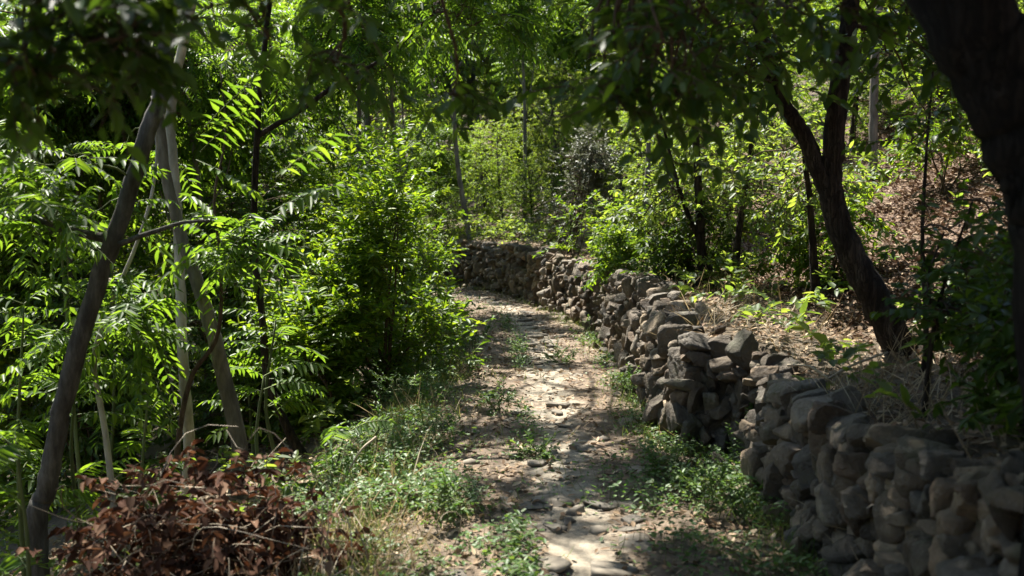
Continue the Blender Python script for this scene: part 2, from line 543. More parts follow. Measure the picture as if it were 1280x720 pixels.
def path_mat():
    m, nt, out = mat_new('trodden_path')
    g = N(nt, 'ShaderNodeNewGeometry')
    ac = N(nt, 'ShaderNodeAttribute', attribute_name='across')
    n1 = N(nt, 'ShaderNodeTexNoise', i_Scale=3.2, i_Detail=7.0, i_Roughness=0.68)
    n2 = N(nt, 'ShaderNodeTexNoise', i_Scale=42.0, i_Detail=6.0, i_Roughness=0.75)
    n3 = N(nt, 'ShaderNodeTexNoise', i_Scale=11.0, i_Detail=5.0, i_Roughness=0.6)
    for n in (n1, n2, n3): nt.links.new(g.outputs['Position'], n.inputs['Vector'])
    # worn pale middle: distance from the middle line plus noise
    s1 = N(nt, 'ShaderNodeMath', operation='ABSOLUTE'); nt.links.new(ac.outputs['Fac'], s1.inputs[0])
    s2 = N(nt, 'ShaderNodeMath', operation='MULTIPLY_ADD', i_1=0.9, i_2=0.0)
    nt.links.new(n1.outputs['Fac'], s2.inputs[0]); s2.inputs[2].default_value = -0.45
    s3 = N(nt, 'ShaderNodeMath', operation='ADD'); nt.links.new(s1.outputs[0], s3.inputs[0]); nt.links.new(s2.outputs[0], s3.inputs[1])
    worn = ramp(nt, s3.outputs[0], [(0.08, (1, 1, 1)), (0.24, (0, 0, 0))])
    edge = ramp(nt, s3.outputs[0], [(0.5, (0, 0, 0)), (0.8, (1, 1, 1))])
    dirt = ramp(nt, n3.outputs['Fac'], [(0.3, (0.07, 0.05, 0.032)), (0.5, (0.14, 0.10, 0.066)), (0.7, (0.22, 0.168, 0.115))])
    pale = ramp(nt, n3.outputs['Fac'], [(0.28, (0.17, 0.142, 0.104)), (0.5, (0.28, 0.24, 0.18)), (0.72, (0.37, 0.327, 0.255))])
    c = mixc(nt, worn, dirt, pale)
    c = mixc(nt, edge, c, (0.12, 0.09, 0.058))
    d = ramp(nt, n2.outputs['Fac'], [(0.3, (0.6, 0.6, 0.6)), (0.7, (1.25, 1.24, 1.22))])
    c = mixc(nt, 1.0, c, d, 'MULTIPLY')
    p = N(nt, 'ShaderNodeBsdfPrincipled', i_Roughness=0.92)
    nt.links.new(c, p.inputs['Base Color'])
    bp = N(nt, 'ShaderNodeBump', i_Strength=0.7, i_Distance=0.02)
    nt.links.new(n2.outputs['Fac'], bp.inputs['Height']); nt.links.new(bp.outputs[0], p.inputs['Normal'])
    nt.links.new(p.outputs[0], out.inputs[0])
    return m


M = dict(
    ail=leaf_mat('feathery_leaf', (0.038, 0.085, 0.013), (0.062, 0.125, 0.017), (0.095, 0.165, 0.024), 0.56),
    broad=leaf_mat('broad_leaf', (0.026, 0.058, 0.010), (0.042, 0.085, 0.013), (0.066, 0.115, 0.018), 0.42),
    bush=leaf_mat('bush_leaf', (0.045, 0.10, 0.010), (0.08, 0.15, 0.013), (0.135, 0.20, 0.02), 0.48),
    olive=leaf_mat('olive_leaf', (0.052, 0.095, 0.024), (0.085, 0.14, 0.036), (0.13, 0.18, 0.05), 0.58),
    yellow=leaf_mat('yellow_green_leaf', (0.062, 0.12, 0.02), (0.095, 0.165, 0.027), (0.14, 0.20, 0.035), 0.6),
    grey=leaf_mat('grey_leaf', (0.07, 0.085, 0.055), (0.11, 0.125, 0.08), (0.15, 0.16, 0.11), 0.25, (1.3, 1.3, 1.0)),
    dead=leaf_mat('dead_leaf', (0.042, 0.021, 0.013), (0.088, 0.041, 0.025), (0.19, 0.115, 0.072), 0.15, (1.5, 1.1, 0.8), rough=0.85, spec=0.12),
    litter=leaf_mat('litter_leaf', (0.14, 0.085, 0.05), (0.26, 0.18, 0.11), (0.42, 0.33, 0.22), 0.1, (1, 1, 1), rough=0.75, spec=0.2),
    litter_brown=leaf_mat('brown_litter_leaf', (0.05, 0.03, 0.019), (0.13, 0.08, 0.05), (0.26, 0.185, 0.125), 0.05, (1, 1, 1), rough=0.8, spec=0.15),
    grass=leaf_mat('grass_blade', (0.06, 0.12, 0.025), (0.11, 0.17, 0.04), (0.22, 0.22, 0.08), 0.4, (1.6, 1.5, 0.9), rough=0.5),
    straw=leaf_mat('dry_straw', (0.20, 0.14, 0.08), (0.34, 0.27, 0.16), (0.48, 0.41, 0.28), 0.25, (1.2, 1.1, 0.9), rough=0.6),
    weed=leaf_mat('weed_leaf', (0.05, 0.115, 0.025), (0.08, 0.15, 0.035), (0.13, 0.19, 0.05), 0.4, (1.8, 1.7, 0.9)),
    bark_grey=bark_mat('grey_bark', (0.042, 0.040, 0.036), (0.08, 0.077, 0.07), (0.15, 0.146, 0.135), 20, 0.25, 0.35),
    bark_pale=bark_mat('pale_bark', (0.28, 0.265, 0.235), (0.44, 0.42, 0.38), (0.60, 0.575, 0.53), 16, 0.3, 0.3),
    bark_dark=bark_mat('dark_bark', (0.022, 0.016, 0.012), (0.05, 0.038, 0.029), (0.11, 0.09, 0.072), 22, 0.15, 0.9, 0.04),
    bark_mid=bark_mat('mid_grey_bark', (0.10, 0.09, 0.075), (0.17, 0.155, 0.13), (0.26, 0.24, 0.21), 20, 0.25, 0.35),
    bark_shaded=bark_mat('shade_darkened_bark', (0.006, 0.005, 0.004), (0.012, 0.0095, 0.0075), (0.028, 0.023, 0.019), 20, 0.15, 0.9, 0.04),  # shade on the foreground trunk is put into this bark colour
    twig=bark_mat('brown_twig', (0.05, 0.035, 0.024), (0.10, 0.072, 0.05), (0.16, 0.12, 0.085), 40, 0.4, 0.2),
    twig_green=plain_mat('green_stem', (0.07, 0.10, 0.03), (0.12, 0.15, 0.05)),
    twig_dry=plain_mat('dry_stem', (0.24, 0.19, 0.13), (0.42, 0.36, 0.27)),
    chip=plain_mat('path_stone', (0.10, 0.085, 0.066), (0.21, 0.185, 0.15), 14, .9),
    stone=stone_mat(), ground=ground_mat(), path=path_mat(),
)


# ------------------------------------------------------------------ ground and path
def axis(parts):
    return np.unique(np.concatenate([np.arange(a, b, s) for a, b, s in parts]).round(4))


gx = axis([(-70, -14, 2.0), (-14, -5, 0.4), (-5, 4.5, 0.07), (4.5, 12, 0.25), (12, 72, 2.0)])
gy = axis([(-30, 1, 1.0), (1, 13, 0.08), (13, 26, 0.12), (26, 40, 0.6), (40, 112, 2.0)])
X, Y = np.meshgrid(gx, gy)
Z = terrain(X, Y)
V = np.stack([X, Y, Z], -1).reshape(-1, 3)
nx, ny = len(gx), len(gy)
ii = (np.arange(ny - 1)[:, None] * nx + np.arange(nx - 1)[None]).reshape(-1)
me = mesh_np('ground', V, [np.stack([ii, ii + 1, ii + 1 + nx, ii + nx], -1)], M['ground'], True)
wo, _ = signed(WALL, V[:, 0], V[:, 1])
soil = smooth(0.9, 2.4, wo) * (1 - 0.75 * smooth(15, 24, V[:, 1]))
at_ = me.attributes.new('soil', 'FLOAT', 'POINT')
at_.data.foreach_set('value', soil.astype(np.float32))
tag(obj('ground', me), 'brown forest floor falling away left and rising to a reddish slope on the right', 'ground', kind='structure')


def arc_points(poly, s):
    seg = np.diff(poly, axis=0); L = np.hypot(seg[:, 0], seg[:, 1]); acc = np.concatenate([[0], np.cumsum(L)])
    i = np.clip(np.searchsorted(acc, s, side='right') - 1, 0, len(L) - 1)
    t = (s - acc[i]) / L[i]
    P = poly[i] + seg[i] * t[..., None]
    T = seg / L[:, None]
    # blended tangent
    t2 = T[i] * (1 - np.abs(t - .5))[..., None] + np.where((t < .5)[..., None], T[np.maximum(i - 1, 0)], T[np.minimum(i + 1, len(T) - 1)]) * np.abs(t - .5)[..., None]
    return P, unit(t2)


PS = spline(np.c_[PATH, np.zeros(len(PATH))], 500)[:, :2]
seg = np.r_[0, np.cumsum(np.hypot(*np.diff(PS, axis=0).T))]
s = np.arange(0, 44, 0.09)
px_ = np.interp(s, seg, PS[:, 0]); py_ = np.interp(s, seg, PS[:, 1])
tx = np.gradient(px_); ty = np.gradient(py_); tl = np.hypot(tx, ty); tx /= tl; ty /= tl
u = np.linspace(-1, 1, 27)
hl = 0.92 + 0.22 * vnoise(s * .9, s * 0 + 3.3); hr = 0.74 + 0.16 * vnoise(s * .8, s * 0 + 9.3)
wid = np.where(u[None] < 0, hl[:, None], hr[:, None]) * u[None]
X = px_[:, None] + ty[:, None] * wid; Y = py_[:, None] - tx[:, None] * wid
Z = terrain(X, Y) + 0.012 * (1 - u[None] ** 6) - 0.02 * (np.abs(u[None]) > .99) - 0.012 * np.exp(-(u[None] / .3) ** 2) + 0.012
V = np.stack([X, Y, Z], -1).reshape(-1, 3)
nx, ny = len(u), len(s)
ii = (np.arange(ny - 1)[:, None] * nx + np.arange(nx - 1)[None]).reshape(-1)
me = mesh_np('path', V, [np.stack([ii, ii + 1, ii + 1 + nx, ii + nx], -1)], M['path'], True)
a_ = me.attributes.new('across', 'FLOAT', 'POINT')
a_.data.foreach_set('value', np.broadcast_to(wid, X.shape).astype(np.float32).ravel())
tag(obj('path', me), 'narrow dirt footpath with a worn pale middle curving left', 'path', kind='structure')


# ------------------------------------------------------------------ dry stone walls
def ico(sub):
    import bmesh
    bm = bmesh.new()
    bmesh.ops.create_icosphere(bm, subdivisions=sub, radius=1)
    V = np.array([v.co[:] for v in bm.verts]); Fc = np.array([[v.index for v in f.verts] for f in bm.faces])
    bm.free()
    return V, Fc


ICO3, ICO2 = ico(4), ico(3)


def stone_shape(rng, base):
    V, Fc = base
    q = 6.0
    box = V / (np.sum(np.abs(V) ** q, 1, keepdims=True) ** (1 / q)) * 0.53     # rounded block
    for _ in range(int(rng.integers(4, 10))):                                                        # split faces
        n = unit(rng.normal(0, 1, 3)); dd = rng.uniform(0.20, 0.46)
        h = box @ n - dd
        box = box - np.maximum(h, 0)[:, None] * n
    for f, amp in ((2.3, .02), (9, .018), (19, .011), (34, .006)):
        k = rng.normal(0, f, (3, 3)); ph = rng.uniform(0, 6.3, 3)
        box = box * (1 + amp * np.sin(box @ k.T * 2 + ph).sum(1, keepdims=True))
    return box, Fc


def rot_mat(rx, ry, rz):
    cx, sx, cyy, sy, cz, sz = math.cos(rx), math.sin(rx), math.cos(ry), math.sin(ry), math.cos(rz), math.sin(rz)
    return np.array([[cz, -sz, 0], [sz, cz, 0], [0, 0, 1]]) @ np.array([[cyy, 0, sy], [0, 1, 0], [-sy, 0, cyy]]) @ np.array([[1, 0, 0], [0, cx, -sx], [0, sx, cx]])


rng = np.random.default_rng(5)
SHAPES = [stone_shape(rng, ICO3) for _ in range(16)]
SHAPES_LO = [stone_shape(rng, ICO2) for _ in range(16)]
SHAPE_ME = [mesh_np('wall_stone', v, [f], M['stone'], False) for v, f in SHAPES]
wall_arc = np.r_[0, np.cumsum(np.hypot(*np.diff(WALL, axis=0).T))]


def arc_of(pt):
    _, a = signed(WALL, np.array([pt[0]]), np.array([pt[1]])); return float(a[0])


def build_wall(name, label, s0, s1, n_parts, seed, size=1.0):
    rng = np.random.default_rng(seed)
    st = []
    row_z = -0.06; row = 0
    while row_z < 1.0:
        rh = rng.uniform(0.075, 0.135) * size
        s = s0 + rng.uniform(-.1, .1)
        while s < s1:
            wd = rng.choice([rng.uniform(.06, .11), rng.uniform(.11, .18), rng.uniform(.18, .28)], p=[.42, .42, .16]) * size
            P, T = arc_points(WALL, np.array([s + wd / 2])); P, T = P[0], T[0]
            top = wall_h(P[1]) + 0.07 * vnoise(s * 1.7, s * 0.0 + 2)
            if row_z + rh * 0.5 < top:
                hgt = rh * rng.uniform(1.0, 1.5)
                if rng.random() < .3 and row_z + rh * 1.6 < top: hgt = rh * rng.uniform(1.8, 2.6)   # slab set on end
                out = rng.normal(0, .04) - 0.10 * (row_z / .7)        # the wall leans back a little
                nrm = np.array([-T[1], T[0]])                          # towards the path
                c = np.array([P[0] + nrm[0] * (out - .07), P[1] + nrm[1] * (out - .07), row_z + hgt / 2 + float(terrain(P[0] + nrm[0] * .35, P[1] + nrm[1] * .35))])
                dep = rng.uniform(.2, .28)
                r = rot_mat(rng.normal(0, .2), rng.normal(0, .2), math.atan2(T[1], T[0]) + rng.normal(0, .25))
                st.append((c, np.array([wd * 1.16, dep, hgt * 1.1]), r))
            s += wd
        row_z += rh; row += 1
    # chips wedged between the blocks
    for _ in range(int((s1 - s0) * 34)):
        s = rng.uniform(s0, s1)
        P, T = arc_points(WALL, np.array([s])); P, T = P[0], T[0]; nrm = np.array([-T[1], T[0]])
        zz = rng.uniform(0, .95) * wall_h(P[1])
        c = np.array([*(P + nrm * (rng.uniform(-.02, .05) - .10 * zz / .7)), zz])
        st.append((c, rng.uniform(.035, .095, 3) * np.array([1.3, 1, .8]), rot_mat(*rng.normal(0, .5, 2), rng.uniform(0, 6.3))))
    # loose cap stones and tumbled foot stones
    for _ in range(int((s1 - s0) * 3.2)):
        s = rng.uniform(s0, s1)
        P, T = arc_points(WALL, np.array([s])); P, T = P[0], T[0]; nrm = np.array([-T[1], T[0]])
        if rng.random() < .65:
            c = np.array([*(P - nrm * rng.uniform(.05, .4)), 0]); c[2] = wall_h(P[1]) + rng.uniform(-.05, .03)
        else:
            c = np.array([*(P + nrm * rng.uniform(.06, .22)), 0]); c[2] = float(terrain(c[0], c[1])) + .02
        st.append((c, rng.uniform(.08, .18, 3) * np.array([1.2, 1, .75]), rot_mat(*rng.normal(0, .5, 2), rng.uniform(0, 6.3))))
    base = on_ground(*arc_points(WALL, np.array([s0]))[0][0])
    root = thing(name, label, 'stone wall', base)
    # the hundred that show largest are parts, the rest one piece of stonework
    def screen(a):
        c, d, r = a
        q = c - CAM
        if q[1] < 2.2: return 0
        x = q[0] / q[1] * F
        return 0 if abs(x) > 640 or (q[2] / q[1]) < -.40 else d.max() * d[2] / q[1] ** 2
    order = sorted(range(len(st)), key=lambda i: -screen(st[i]))
    chosen = set(order[:n_parts])
    b = Buf()
    for i, (c, d, r) in enumerate(st):
        if i in chosen:
            k = int(rng.integers(len(SHAPE_ME)))
            o = obj('stone', SHAPE_ME[k], root)
            from mathutils import Matrix
            mm = np.eye(4); mm[:3, :3] = r * d[None]; mm[:3, 3] = c - base
            o.matrix_local = Matrix(mm.tolist())
        else:
            v, f = SHAPES_LO[int(rng.integers(len(SHAPES_LO)))]
            b.add((v * d) @ r.T + c, [f])
    if b.n:
        o = obj('stonework', b.mesh('stonework', M['stone'], base), root)
        o['kind'] = 'stuff'
    return root


S_JOG = arc_of((1.49, 6.0))
build_wall('dry_stone_wall', 'long dry stone wall of small brown stones along the path, bending left far off', S_JOG + .12, arc_of((-5.0, 23.0)), 100, 21, .9)
build_wall('dry_stone_wall', 'shaded near stretch of dry stone wall with big rough blocks, bottom right', arc_of((1.46, 1.6)), S_JOG + .1, 100, 22, .85)


# ------------------------------------------------------------------ foliage
def perp(a, rng):
    r = rng.normal(0, 1, a.shape)
    return unit(r - (r * a).sum(-1, keepdims=True) * a)


Zv = np.array([0, 0, 1.0])


def sprays_simple(lb, tb, rng, P, A, m=12, ln=.38, L=(.08, .12), ratio=.45, droop_leaf=.35, sag=.25, shape=(0.3, 0.68, 1.0, 0.8), curl=(.18, .25)):
    S = len(P)
    if S == 0: return
    A = unit(A)
    ln = ln * rng.uniform(.7, 1.25, S)
    t = (np.arange(m)[None] + rng.uniform(-.3, .3, (S, m)) + .5) / m
    pos = P[:, None] + A[:, None] * (ln[:, None] * t)[..., None] - Zv * (sag * ln[:, None] * t ** 2)[..., None]
    side = unit(np.cross(A, np.broadcast_to(Zv, A.shape)) + 1e-6)
    sgn = np.where(np.arange(m) % 2, 1.0, -1.0)[None, :, None]
    d = A[:, None] * .55 + side[:, None] * sgn * .8 + rng.normal(0, .35, (S, m, 3)) - Zv * droop_leaf
    up = Zv + rng.normal(0, .38, (S, m, 3))
    LL = rng.uniform(L[0], L[1], S * m) * (0.75 + .5 * np.sin(np.clip(t.ravel(), 0, 1) * 2.6))
    leaves(lb, pos.reshape(-1, 3), d.reshape(-1, 3), up.reshape(-1, 3), LL, LL * ratio, droop=curl[0], fold=curl[1], shape=shape)
    if tb is not None:
        tt = np.linspace(0, 1, 4)
        Q = P[:, None] + A[:, None] * (ln[:, None] * tt)[..., None] - Zv * (sag * ln[:, None] * tt ** 2)[..., None]
        tubes(tb, Q, np.broadcast_to(np.array([.0035, .003, .0022, .001]), (S, 4)), 3, False)


def sprays_pinnate(lb, tb, rng, P, A, r=4, n=7, ln=.42, L=(.09, .12), ratio=.34, sag=.35, spread=.8):
    """bunch of feather leaves at each tip"""
    S = len(P)
    if S == 0: return
    A = unit(A)
    P2 = np.repeat(P, r, 0); A2 = np.repeat(A, r, 0)
    a = A2 * .6 + perp(A2, rng) * spread * rng.uniform(.5, 1.2, (S * r, 1)); a[:, 2] += rng.uniform(-.15, .3, S * r)
    a = unit(a)
    ln = ln * rng.uniform(.65, 1.2, S * r)
    q = len(a)
    t = np.concatenate([np.linspace(.16, .95, n), np.linspace(.18, .97, n), [1.0]])
    sg = np.concatenate([np.ones(n), -np.ones(n), [0.0]])
    up0 = unit(Zv + rng.normal(0, .28, (q, 3)))
    side = unit(np.cross(a, up0))
    pos = P2[:, None] + a[:, None] * (ln[:, None] * t)[..., None] - Zv * (sag * ln[:, None] * t ** 2)[..., None]
    axis_ = a[:, None] - Zv * (2 * sag * t)[None, :, None]
    d = axis_ * np.where(sg == 0, 1.0, .38)[None, :, None] + side[:, None] * sg[None, :, None] - Zv * .28 + rng.normal(0, .12, (q, len(t), 3))
    up = up0[:, None] + rng.normal(0, .16, (q, len(t), 3))
    LL = (rng.uniform(L[0], L[1], (q, 1)) * (0.62 + .55 * np.sin(np.clip(t, .05, 1) * 2.7))[None]).ravel()
    leaves(lb, pos.reshape(-1, 3), d.reshape(-1, 3), up.reshape(-1, 3), LL, LL * ratio, droop=.2, fold=.3, shape=(0.28, 0.62, 1.0, 0.72))
    tt = np.linspace(0, 1, 5)
    Q = P2[:, None] + a[:, None] * (ln[:, None] * tt)[..., None] - Zv * (sag * ln[:, None] * tt ** 2)[..., None]
    if tb is not None:
        tubes(tb, Q, np.broadcast_to(np.array([.004, .0035, .003, .002, .001]), (q, 5)), 3, False)


def curve_tubes(buf, rng, A, B, r0, r1, bow=.12, K=6, sides=5):
    n = len(A)
    if n == 0: return
    t = np.linspace(0, 1, K)
    d = np.linalg.norm(B - A, axis=1, keepdims=True)
    off = (rng.normal(0, .6, (n, 3)) + Zv * .5) * d * bow
    off2 = rng.normal(0, .5, (n, 3)) * d * bow
    P = A[:, None] * (1 - t)[None, :, None] + B[:, None] * t[None, :, None] + off[:, None] * (np.sin(t * math.pi))[None, :, None] + off2[:, None] * (np.sin(t * 2 * math.pi))[None, :, None]
    rr = np.broadcast_to(r0, (n,))[:, None] * (1 - t) + np.broadcast_to(r1, (n,))[:, None] * t
    tubes(buf, P, rr, sides, False)


def grow(rng, lb, tb, bb, skel, blobs, leaf, cull=False):
    """blobs: (centre, radii, clumps, sprays per clump, clump radius). Branches go to clumps, twigs to sprays."""
    skel = np.asarray(skel)
    for (c, rad, nc, ns, rc) in blobs:
        rb = .03 if max(rad) > .9 else .009
        c = np.asarray(c, float); rad = np.asarray(rad, float)
        u_ = unit(rng.normal(0, 1, (nc, 3))) * (rng.random((nc, 1)) ** (1 / 2.4))
        C = c + u_ * rad
        D = np.linalg.norm(skel[None] - C[:, None], axis=2) + np.maximum(0, skel[None, :, 2] - C[:, None, 2]) * (1.5 if rb > .02 else -.3)
        near = skel[np.argmin(D, 1)]
        if cull:
            keepb = rng.random(nc) > lit_value(C) * .9
        else:
            keepb = np.ones(nc, bool)
        dist = np.linalg.norm(C - near, axis=1)
        if bb is not None:
            curve_tubes(bb, rng, near[keepb], C[keepb], np.clip(.005 + .008 * dist[keepb], .004, rb), .004, .10, 7)
        sd = unit(rng.normal(0, 1, (nc, ns, 3))) * (rng.random((nc, ns, 1)) ** .5) * rc
        sd[..., 2] *= .65
        P = (C[:, None] + sd).reshape(-1, 3)
        Cr = np.repeat(C, ns, 0)
        A = unit(P - Cr + rng.normal(0, .12, P.shape) + unit(Cr - c) * .1 + np.array([0, 0, .04]))
        if cull:
            k = rng.random(len(P)) > lit_value(P)
            P, Cr, A = P[k], Cr[k], A[k]
        k = ~blocked(P, rng)
        P, Cr, A = P[k], Cr[k], A[k]
        if bb is not None:
            curve_tubes(bb, rng, Cr, P, .004, .0028, .10, 4, 3)
        if leaf['type'] == 'p':
            sprays_pinnate(lb, tb, rng, P, A, **leaf['kw'])
        else:
            sprays_simple(lb, tb, rng, P, A, **leaf['kw'])


LEAF = dict(
    ail=dict(type='p', kw=dict(r=3, n=7, ln=.42, L=(.07, .105), ratio=.33)),
    ail_big=dict(type='p', kw=dict(r=3, n=8, ln=.5, L=(.085, .12), ratio=.33)),
    broad=dict(type='s', kw=dict(m=11, ln=.36, L=(.065, .11), ratio=.48)),
    broad_dark=dict(type='s', kw=dict(m=8, ln=.20, L=(.042, .07), ratio=.46, droop_leaf=.5)),
    small=dict(type='s', kw=dict(m=14, ln=.28, L=(.045, .07), ratio=.45, sag=.1)),
    narrow=dict(type='s', kw=dict(m=14, ln=.34, L=(.08, .12), ratio=.26, droop_leaf=.7, sag=.4)),
    tiny=dict(type='s', kw=dict(m=16, ln=.24, L=(.028, .045), ratio=.5, sag=.05, droop_leaf=0.0)),
    weed=dict(type='s', kw=dict(m=12, ln=.13, L=(.02, .036), ratio=.42, sag=-.1, droop_leaf=-.1)),
    upright=dict(type='s', kw=dict(m=15, ln=.30, L=(.06, .085), ratio=.36, sag=-.15, droop_leaf=-.1)),
)


def tree(name, label, cat, base, trunks, blobs, leaf, mats, seed, group=None, cull=False, limb_from=1, extra=None, flare=.35):
    """trunks: list of (points, r0, r1); first is the trunk, others limbs. mats = (bark, leaf, twig)"""
    rng = np.random.default_rng(seed)
    base = np.asarray(base, float)
    root = thing(name, label, cat, base, group)
    sk = []
    for i, (pts, r0, r1) in enumerate(trunks):
        b = Buf()
        P = trunk_tube(b, rng, pts, r0, r1, 16 if r0 > .06 else 10, flare=flare if i == 0 else 0.0)
        sk.append(P[len(P) // 3:] if i == 0 else P[len(P) // 4:])
        part = ('stem' if r0 < .03 else 'trunk') if i < limb_from else 'limb'
        obj(part, b.mesh(part, mats[0], base, True), root)
    lb, tb = Buf(), Buf()
    grow(rng, lb, tb, tb, np.concatenate(sk), blobs, LEAF[leaf], cull)
    if extra: extra(rng, lb, tb)
    if tb.n: obj('branches', tb.mesh('branches', mats[2], base, True), root)
    if lb.n: obj('crown', lb.mesh('crown', mats[1], base, True), root)
    return root


def pts(lst, Y, dz=None):
    """list of photo pixels (with optional own depth) -> world points"""
    out = []
    for p in lst:
        out.append(at(p[0], p[1], p[2] if len(p) > 2 else Y))
    return np.array(out)


def ground_end(P):
    """let the first point of a trunk go down into the terrain"""
    P = np.array(P)
    g = on_ground(P[0, 0], P[0, 1])
    if P[0, 2] > g[2] + .02:
        P = np.vstack([[P[0, 0] - .03, P[0, 1], g[2] - .05], P])
    return P, g


# ---- right hand side -------------------------------------------------------
P = np.vstack([on_ground(1.66, 2.65) - [0, 0, .06], pts([(1352, 335), (1318, 205), (1262, 100), (1196, 0)], 2.6), [[.86, 2.75, 2.75], [.5, 3.0, 3.6], [.2, 3.4, 4.6]]])
near_blobs = [(at(890, 0, 3.1), (.34, .3, .08), 7, 4, .13), (at(800, 100, 3.2), (.14, .2, .09), 6, 4, .10), (at(1000, 0, 3.2), (.24, .3, .08), 4, 4, .13), (at(740, 60, 3.2), (.08, .2, .05), 2, 4, .08), (at(850, 60, 3.1), (.12, .2, .06), 3, 4, .1),
              (at(720, -10, 3.5), (.2, .3, .06), 2, 4, .12), (at(900, 100, 3.5), (.14, .3, .08), 2, 5, .12), (at(1245, 40, 2.9), (.08, .2, .12), 3, 4, .1),
              (at(825, 185, 3.4), (.06, .2, .03), 1, 4, .1), (at(780, 150, 3.3), (.06, .2, .03), 1, 5, .1),
              ((.3, 5.8, 5.2), (2.6, 3.0, .9), 130, 16, .5), ((2.3, 3.7, 3.7), (1.5, 1.9, .5), 70, 15, .4), ((1.6, .6, 3.3), (1.6, 1.2, .5), 60, 15, .4), ((1.5, 2.2, 3.5), (1.4, 1.3, .4), 60, 15, .4)]  # the last, unseen clumps are added overhead to darken the near wall
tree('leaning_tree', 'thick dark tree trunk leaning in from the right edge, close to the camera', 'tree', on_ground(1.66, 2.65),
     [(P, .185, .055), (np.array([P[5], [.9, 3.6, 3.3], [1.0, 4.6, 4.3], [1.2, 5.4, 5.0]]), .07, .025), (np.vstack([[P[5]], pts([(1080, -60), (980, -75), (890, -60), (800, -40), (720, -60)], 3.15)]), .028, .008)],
     near_blobs, 'broad_dark', (M['bark_shaded'], M['broad'], M['twig']), 101, cull=True)

b0 = hit(1128, 440)
YF = b0[1]
P = np.vstack([[b0 - [-.06, 0, .08]], pts([(1120, 428), (1092, 370), (1062, 310), (1040, 250), (1042, 185), (1050, 100), (1064, 0)], YF)])
P = np.vstack([P, [[P[-1][0] + .1, YF + .2, 3.6], [P[-1][0] - .1, YF + .5, 5.2]]])
PL = pts([(1046, 262), (1024, 215), (1003, 165), (978, 128), (955, 55)], YF); PL = np.vstack([PL, [[PL[-1][0] - .3, YF + .3, 3.8], [PL[-1][0] - .6, YF + .6, 5.0]]])
tree('forked_tree', 'dark forked tree leaning left above the stone wall, two limbs parting at head height', 'tree', b0,
     [(P, .112, .035), (PL, .062, .028)],
     [((1.4, YF + .8, 5.4), (2.3, 2.3, 1.1), 95, 14, .5), (at(930, 90, YF - .3), (.35, .5, .25), 7, 7, .25), (at(1140, 60, YF + .4), (.35, .5, .3), 7, 7, .25), (at(840, 50, YF - .3), (.45, .5, .25), 8, 7, .25), (at(1180, 130, YF+.8), (.3, .5, .3), 5, 7, .22)],
     'broad', (M['bark_dark'], M['broad'], M['twig']), 102, cull=True)


def sapling(label, pix, Y, r0, blobs, leaf, mats, seed, name='sapling', group=None, cat='sapling', extra_stems=()):
    P, g = ground_end(pts(pix, Y))
    tr = [(P, r0, r0 * .35)]
    for e in extra_stems: tr.append((ground_end(pts(e[0], Y))[0] if len(e) > 2 else pts(e[0], Y), e[1], e[1] * .4))
    return tree(name, label, cat, g, tr, blobs, leaf, mats, seed, group, limb_from=len(tr), flare=.15)


MB = (M['bark_grey'], M['broad'], M['twig'])
sapling('thin dark sapling standing straight right of the forked tree', [(1158, 425), (1153, 300), (1158, 190), (1166, 90)], 5.2, .016,
        [(at(1190, 300, 5.2), (.25, .3, .3), 9, 5, .14), (at(1160, 200, 5.2), (.15, .2, .3), 4, 4, .12)], 'small', (M['bark_dark'], M['broad'], M['twig']), 111)
sapling('two-stemmed leaning sapling at the foot of the thick leaning trunk', [(1166, 415), (1185, 340), (1216, 250)], 4.6, .014,
        [(at(1215, 290, 4.6), (.18, .25, .2), 7, 5, .13), (at(1205, 400, 4.5), (.3, .3, .16), 9, 6, .13)], 'small', (M['bark_dark'], M['broad'], M['twig']), 112,
        extra_stems=[([(1172, 410), (1160, 350), (1180, 290)], .010)])
sapling('slim brown trunk rising beside the left foot of the forked tree', [(1020, 392), (1017, 330), (1012, 250), (1000, 150)], 8.0, .045,
        [(at(1000, 210, 8), (.5, .5, .4), 9, 7, .25)], 'small', (M['bark_dark'], M['olive'], M['twig']), 113, name='young_tree', cat='tree')
tree('hazel_shrub', 'many-stemmed green shrub growing on top of the wall, right of the path', 'shrub', hit(893, 392),
     [(ground_end(pts([(880, 385), (876, 300), (870, 150), (880, 40)], 9.2))[0], .05, .02), (ground_end(pts([(918, 380), (922, 300), (940, 180), (935, 60)], 9.0))[0], .04, .015),
      (ground_end(pts([(893, 388), (885, 330), (850, 240), (820, 120)], 9.2))[0], .03, .012)],
     [(at(850, 250, 9.4), (.6, .7, .4), 12, 8, .25), (at(950, 250, 9.0), (.45, .6, .5), 9, 8, .25), (at(880, 150, 9.6), (.8, .8, .4), 18, 8, .28), (at(950, 350, 8.8), (.3, .4, .15), 6, 8, .2)],
     'small', (M['bark_dark'], M['olive'], M['twig']), 114, limb_from=3)


# ---- left hand side --------------------------------------------------------
MA = (M['bark_grey'], M['ail'], M['twig_green'])


def fronds(bases, n, ln, L, rr=1):
    """single feather leaves: list of (pixel base, pixel tip, depth)"""
    def f(rng, lb, tb):
        for (a, b, Yb) in bases:
            A_ = at(*a, Yb); B_ = at(*b, Yb - .1)
            d = B_ - A_; lnn = np.linalg.norm(d)
            d = d / lnn; d[2] += .12
            k = len(tb.V)
            sprays_pinnate(lb, tb, rng, A_[None], d[None], r=1, n=n, ln=lnn, L=L, spread=.05, sag=.12)
    return f


